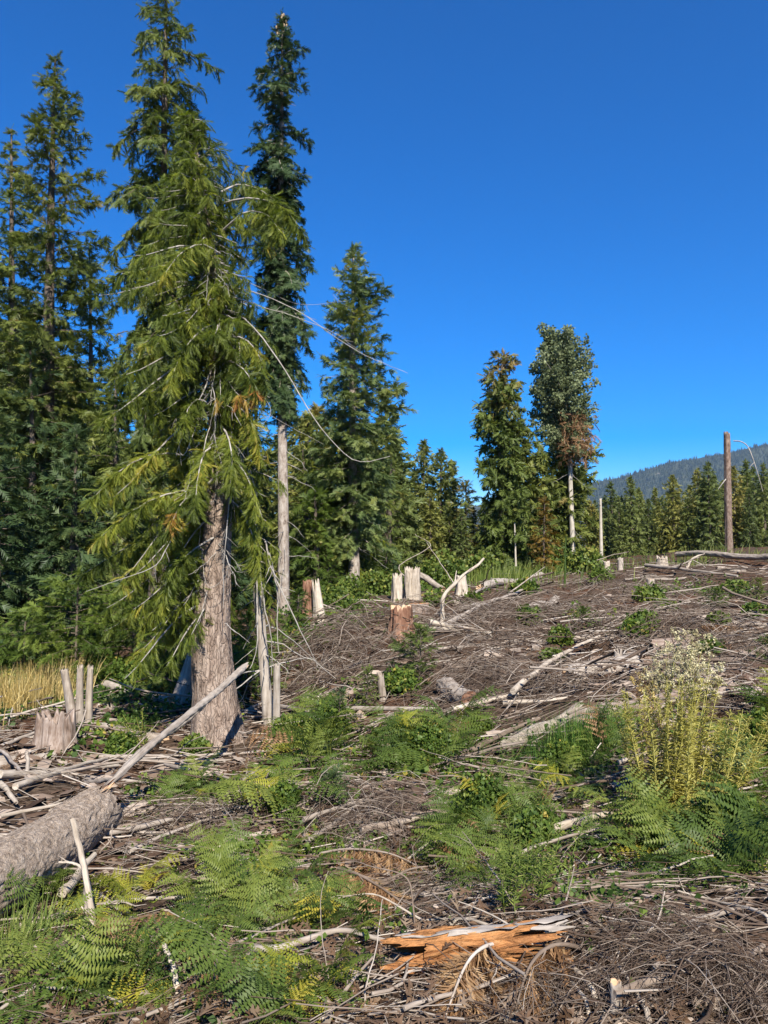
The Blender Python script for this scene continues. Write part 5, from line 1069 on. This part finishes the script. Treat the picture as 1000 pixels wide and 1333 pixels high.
def weed(name, label, stems, mat, lm, seedmat=None, leafsize=.05, nl=60, group=None, stem_r=.0035, heads=26, headr=.05):
    g = np.random.default_rng(len(stems) * 7 + 3); b0 = G(stems[0][0], stems[0][1]); t = thing(name, label, 'weed', b0, group)
    tV = np.array([(0, 0, 0), (.45, .11, .02), (1, 0, -.12), (.45, -.11, .02)]); tF = np.array([(0, 1, 2), (0, 2, 3)])
    for x0, y0, x1, y1, hd in stems:
        a = G(x0, y0); d = a[1] + g.normal(0, .12); a = P(x0, y0, d); a[2] = float(H(a[0], a[1])) - .01; e = P(x1, y1, d + g.normal(0, .1)); pts = bent(a, e, g, 12, .015)
        o = mk('stem', [tubes(pts[None], np.linspace(stem_r, stem_r * .4, 12)[None], 5)], mat, t, loc=b0, tint=np.full(60, g.uniform(.4, .9)))
        q = g.uniform(.12, 1., nl) * 10.9; i = q.astype(int); p = pts[i] + (pts[i + 1] - pts[i]) * (q - i)[:, None]; az = g.uniform(0, 6.28, nl)
        f = np.stack([np.cos(az), np.sin(az), g.uniform(.0, 1.1, nl)], -1)
        V, F = stamp(tV, tF, p, f, unit(np.stack([-.4 * np.cos(az), -.4 * np.sin(az), np.ones(nl)], -1)), leafsize * g.uniform(.5, 1.2, nl) * (1.1 - .5 * q / 11))
        mk('leaves', [(V, F)], lm, o, tint=np.repeat(np.clip(g.normal(.5, .25, nl), 0, 1), 4))
        if hd:
            m = heads; top = pts[-1]; dv = unit(np.stack([g.normal(0, .6, m), g.normal(0, .6, m), np.abs(g.normal(.7, .4, m))], -1)); l = g.uniform(.3, 1., m) * headr * 2.2
            st0 = pts[-1 - g.integers(0, 3, m)]; tp = st0 + dv * l[:, None]
            hb = mk('seed_head', [tubes(np.stack([st0, (st0 + tp) / 2 + [0, 0, .006], tp], 1), np.tile([.0014, .0012, .001], (m, 1)), 3)], seedmat, o, tint=np.full(m * 9, .4))
            V, F = stamp(*leaf_cluster(7, .8, 9), np.repeat(tp, 2, 0) + g.normal(0, .006, (2 * m, 3)), unit(g.normal(size=(2 * m, 3))), unit(g.normal(size=(2 * m, 3))), g.uniform(.012, .024, 2 * m))
            mk('seed_fluff', [(V, F)], seedmat, o, tint=np.repeat(g.random(2 * m), 28))['kind'] = 'stuff'
            hb.location = (0, 0, 0)
    # parts made in place: shift sub-parts back onto the thing
    for o in t.children:
        for c in o.children: c.location = -np.array(t.location)
        o.location = (0, 0, 0)
    return t
g = np.random.default_rng(90)
ys = [(876 + g.normal(0, 27), 1065 + g.uniform(-22, 12), 0, 0, 0) for k in range(44)]
ys = [(x, y, x + (x - 872) * .8 + g.normal(0, 12), g.uniform(876, 940), 0) for x, y, *_ in ys]
weed('yellow_weed', 'tall clump of yellow weeds with narrow leaves beside the ferns', ys, M['yellowweed'], M['yellowweed'], leafsize=.068, nl=170, stem_r=.0042)
cs = [(860 + g.normal(0, 14), 1050 + g.uniform(-10, 10), x, y, 1) for x, y in [(868, 850), (885, 838), (902, 835), (915, 845), (878, 862), (895, 856), (925, 862), (860, 868), (905, 868), (934, 880), (888, 874), (912, 880), (848, 885)]]
weed('seeding_weed', 'tall dry weeds topped with cream seed heads above the yellow weeds', cs, M['yellowweed'], M['weed'], M['seedhead'], leafsize=.05, nl=70, heads=24, headr=.055)
bs = [(858 + g.normal(0, 8), 1045, x, y, 1) for x, y in [(828, 890), (838, 884), (846, 896), (853, 890)]]
weed('withered_weed', 'brownish withered weed stems leaning out from the yellow clump', bs, M['deadneedle'], M['deadneedle'], M['drygrass'], leafsize=.05, nl=70, heads=14, headr=.03)
gs = [(678 + g.normal(0, 22), 1185 + g.uniform(-25, 8), 0, 0, 0) for k in range(16)]
gs = [(x, y, x + (x - 678) * .7 + g.normal(0, 9), g.uniform(1000, 1110), 0) for x, y, *_ in gs]
weed('thin_weed', 'slender pale-green weeds rising among the ferns behind the orange log', gs, M['weed'], M['weed'], leafsize=.045, nl=80, stem_r=.0025)
gs = [(650 + g.normal(0, 14), 1050 + g.uniform(-10, 10), 650 + g.normal(0, 24), g.uniform(950, 990), 0) for k in range(10)]
weed('thin_weed', 'sparse thin weeds left of the green grass tussock', gs, M['weed'], M['weed'], leafsize=.04, nl=50, stem_r=.0025)
gs = [(15 + g.normal(0, 14), 1290, 15 + g.normal(0, 20), g.uniform(1180, 1240), 0) for k in range(9)]
weed('thin_weed', 'pale weeds at the lower end of the big log', gs, M['weed'], M['weed'], leafsize=.03, nl=60, stem_r=.002)
gs = [(185 + g.normal(0, 8), 985 + g.uniform(-25, 5), 175 + g.normal(0, 12), g.uniform(920, 950), 0) for k in range(8)]
weed('thin_weed', 'yellow-green weeds under the leaning pole', gs, M['yellowweed'], M['weed'], leafsize=.09, nl=40, stem_r=.004)
gs = [(970 + g.normal(0, 12), 1020 + g.uniform(-10, 10), 985 + g.normal(0, 30), g.uniform(930, 985), 0) for k in range(9)]
weed('withered_weed', 'withered yellow-brown stems right of the yellow weeds', gs, M['yellowweed'], M['yellowweed'], leafsize=.08, nl=40)
gs = [(110 + g.normal(0, 40), 1320, 60 + g.normal(0, 40), g.uniform(1270, 1300), 0) for k in range(4)]
# saplings
for k, (x, ty, by, hw, mt, lb) in enumerate([(545, 818, 892, 44, 'hemlock', 'dark young fir sapling in front of the cut red stump'), (476, 872, 925, 20, 'hemlock', 'small grey-green fir sapling beside the grey stub'), (440, 900, 960, 20, 'fir_dark', 'small dark sapling above the ferns of the slender cedar'), (757, 792, 815, 16, 'young', 'tiny green fir seedling in the middle slash'),
                                             (930, 768, 790, 18, 'young', 'tiny fir seedling on the bank below the long log'), (985, 755, 782, 16, 'hemlock', 'dark seedling near the snag bank'), (430, 1010, 1055, 30, 'fir_dark', 'low dark sapling among the middle twigs'), (1000, 830, 870, 20, 'young', 'small seedling at the right-hand brush bank'), (520, 930, 955, 16, 'fir_dark', 'low dark seedling beside the smooth grey limb')]):
    b = G(x, by)
    tree('fir_sapling', lb, b[1], [(x, by), (x + 2, (ty + by) / 2), (x + 3, ty)], [1.6, 1.2, .4], [(ty, 3, 3), (ty + (by - ty) * .3, hw * .6, hw * .6), (by, hw, hw)], M[mt], M['barkdark'], 600 + k, nb=34, gapn=1.0, clump=.35, tmpl=T_HEM, size=min(.16, .5 * hw * pxm(b[1])), spacing=.05 if b[1] < 15 else .1, sec=.16, hang=.05, e_lo=8, e_hi=50, sag=-8, tip=8, cat='sapling', sides=6)
# shrubs along the wood
def shrub(x, y, w_, h_, mt, label, group, seed, d=None):
    g = np.random.default_rng(seed); b = G(x, y) if d is None else P(x, y, d); b[2] = float(H(b[0], b[1])); k = pxm(b[1]); n = 170 if b[1] > 15 else 420
    t = thing('shrub', label, 'shrub', b, group); q = unit(g.normal(size=(n, 3))) * (g.random((n, 1)) ** .4) * np.array([w_ * k * .5, w_ * k * .5, h_ * k * .55]); q[:, 2] = np.abs(q[:, 2]) * 1.5 + .05
    q *= (1 + .35 * vnoise(q[:, 0] * 2 + seed, q[:, 1] * 2, q[:, 2] * 2, 3))[:, None]
    st = np.stack([np.zeros((30, 3)), q[:30] * .5 + [0, 0, .05], q[:30]], 1); mk('stems', [tubes(st, np.tile([.012, .008, .003], (30, 1)), 4)], M['barkdark'], t)
    V, F = stamp(*T_LEAF[seed % 4], q, unit(g.normal(size=(n, 3))), unit(g.normal(size=(n, 3)) + [0, 0, .8]), g.uniform(.18, .36, n) * np.clip(b[1] / 25, .27, 1.6))
    mk('leaves', [(V, F)], M[mt], t, tint=np.repeat(np.clip(g.normal(.5, .25, n), 0, 1), len(T_LEAF[0][0])))
for k, (x, y, w_, h_) in enumerate([(430, 795, 46, 34), (455, 785, 50, 36), (490, 775, 44, 32), (560, 765, 40, 30), (590, 758, 40, 30), (625, 752, 44, 30), (660, 750, 44, 32), (690, 748, 40, 26), (730, 746, 50, 34), (765, 742, 40, 28), (640, 745, 44, 34), (575, 750, 44, 36), (715, 742, 40, 30)]):
    shrub(x, y, w_, h_, 'shrub', 'leafy yellow-green shrub along the foot of the far trees', 'shrubs along the foot of the far trees', 700 + k)
for k, (x, y, w_, h_) in enumerate([(20, 905, 60, 40), (70, 895, 50, 30), (140, 892, 60, 30), (190, 890, 50, 36), (300, 875, 50, 40), (390, 840, 50, 26)]):
    shrub(x, y, w_, h_, 'cover', 'low green shrub at the shaded edge of the wood', 'shrubs at the edge of the wood', 720 + k)
# dead brown cedar boughs in the foreground
def brown_bough(label, pts, n, seed, size=.15, hang=.8):
    n = int(n * 1.5)
    g = np.random.default_rng(seed); k = G(pts[-1][0], min(pts[-1][1], 1332))[1] / pts[-1][2]; w_ = curve([P(x, y, d * (k if d < 6 else 1.)) for x, y, d in pts], 20); w_[:, 2] = np.maximum(w_[:, 2], H(w_[:, 0], w_[:, 1]) + .11 * np.sin(np.linspace(.2, 3., 20))); t = stick_obj('dead_bough', label, 'branch', w_, .009, .003, M['stick'], seed, None, 2)
    q = g.uniform(.1, 1, n) * 18.9; i = q.astype(int); p = w_[i] + (w_[i + 1] - w_[i]) * (q - i)[:, None]; tg = unit(w_[i + 1] - w_[i]); sd = unit(np.cross(tg, UP)) * g.choice([-1, 1], n)[:, None]
    dr = unit(tg * .35 + sd * g.uniform(.1, .6, (n, 1)) - UP * hang + g.normal(size=(n, 3)) * .2); p = p + dr * g.uniform(0, .05, (n, 1))
    parts, tn = [], []
    for k in range(4):
        m = np.arange(n) % 4 == k; parts.append(stamp(*T_CEDAR[k], p[m], dr[m], unit(g.normal(size=(m.sum(), 3))), size * g.uniform(.6, 1.3, m.sum()))); tn.append(np.repeat(np.clip(g.normal(.55, .25, m.sum()), 0, 1), len(T_CEDAR[k][0])))
    Rm = np.array(t.rotation_quaternion.to_matrix()); mk('dead_sprays', [((V_ - w_[0]) @ Rm, F_) for V_, F_ in parts], M['deadneedle'], t, tint=np.concatenate(tn))
brown_bough('brown dead cedar bough hanging above the orange log', [(400, 1120, 3.9), (440, 1108, 3.8), (490, 1112, 3.7), (540, 1130, 3.6), (570, 1150, 3.5)], 170, 801)
brown_bough('brown dead cedar bough with limp sprays beside the thin white branch', [(560, 1095, 3.8), (590, 1098, 3.75), (620, 1110, 3.7), (650, 1130, 3.6)], 90, 802)
brown_bough('brown dead cedar bough tangled behind the thin white branch', [(440, 1130, 3.7), (470, 1140, 3.6), (510, 1165, 3.5), (540, 1190, 3.45)], 130, 803)
brown_bough('limp brown cedar bough lying below the orange log', [(690, 1255, 3.05), (650, 1275, 2.9), (610, 1300, 2.75), (580, 1330, 2.6)], 180, 804, .15)
brown_bough('straw-coloured cedar bough at the bottom of the brush pile', [(760, 1290, 2.8), (720, 1300, 2.7), (690, 1320, 2.6), (670, 1345, 2.5)], 120, 805, .14)
brown_bough('brown dead fronds near the dark bank on the right', [(905, 815, 13.5), (930, 812, 13.3), (960, 820, 13.2), (985, 830, 13.)], 160, 806, .38)

# leafy bushes between the ferns
for k, (x, y, w_, h_, lb) in enumerate([(385, 968, 52, 44, 'leafy bush among the ferns below the slender cedar'), (432, 960, 46, 46, 'leafy bush beside the small dark sapling'), (368, 1062, 44, 40, 'low leafy bush among ferns above the brown dead boughs'), (560, 992, 54, 44, 'leafy bush in the bright ferns of the middle clearing'), (628, 1075, 64, 54, 'leafy bush left of the thin pale-green weeds'), (735, 1010, 64, 40, 'dark leafy bush below the green grass tussock'),
                                        (850, 1108, 70, 50, 'leafy bush at the foot of the yellow weeds'), (950, 1095, 80, 60, 'leafy bush right of the yellow weeds'), (988, 990, 60, 70, 'tall leafy bush beyond the yellow weeds'), (700, 1105, 56, 44, 'leafy bush right of the thin pale-green weeds'), (520, 905, 40, 24, 'small leafy bush by the grey stub')]):
    shrub(x, y, w_, h_, 'cover', lb, None, 740 + k)

# weeds and log chunks up the slope
g = np.random.default_rng(95)
pts, px, py = scatter(400, g, 8., 34., .52, .3)
for k in range(26):
    p = pts[k * 3]; w_ = g.uniform(14, 34)
    nm = near(p); mt = ['cover', 'young', 'shrub'][k % 3]
    shrub(px[k * 3], py[k * 3], w_, w_ * g.uniform(.4, .8), mt, ['low green weed tuft', 'dark green leafy seedling', 'yellow-green weed tuft'][k % 3] + ' in the slash near the ' + nm, 'weeds near the ' + nm, 760 + k)
for k in range(22):
    p = pts[k * 3 + 1].copy(); L = g.uniform(.4, 1.5); a = np.radians(g.normal(10, 40)); q = p + np.array([math.cos(a), math.sin(a), 0]) * L; q[2] = float(H(q[0], q[1])); r = g.uniform(.045, .10); p[2] += r * .4; q[2] += r * .4
    nm = near(p); kd = k % 3
    log('log_chunk', ['weathered grey log chunk', 'brown bark-covered log chunk', 'reddish rotten log chunk'][kd] + ' lying near the ' + nm, p, q, r, r * .8, M[('grey', 'barkfir', 'rot')[kd]], 1200 + k, jag=.06, bumps=.14, sides=14, segs=14, group='log chunks near the ' + nm)

# ------------------------------------------------------------------ air
def haze():
    m, t, out = nodes('haze_air'); v = N(t, 'ShaderNodeVolumePrincipled'); v.inputs['Color'].default_value = (.42, .62, 1., 1); v.inputs['Density'].default_value = .00006; v.inputs['Anisotropy'].default_value = .1
    t.links.new(v.outputs[0], out.inputs['Volume'])
    x0, x1, y0, y1, z0, z1 = -3600., 5400., -3400., 4000., -60., 720.
    V = [(x, y, z) for x in (x0, x1) for y in (y0, y1) for z in (z0, z1)]
    F = [(0, 1, 3, 2), (4, 6, 7, 5), (0, 4, 5, 1), (2, 3, 7, 6), (0, 2, 6, 4), (1, 5, 7, 3)]
    o = mk('haze', [(np.array(V), np.array(F))], m); o['kind'] = 'stuff'; tag(o, 'thin blue haze over the far mountain', 'haze')
haze()
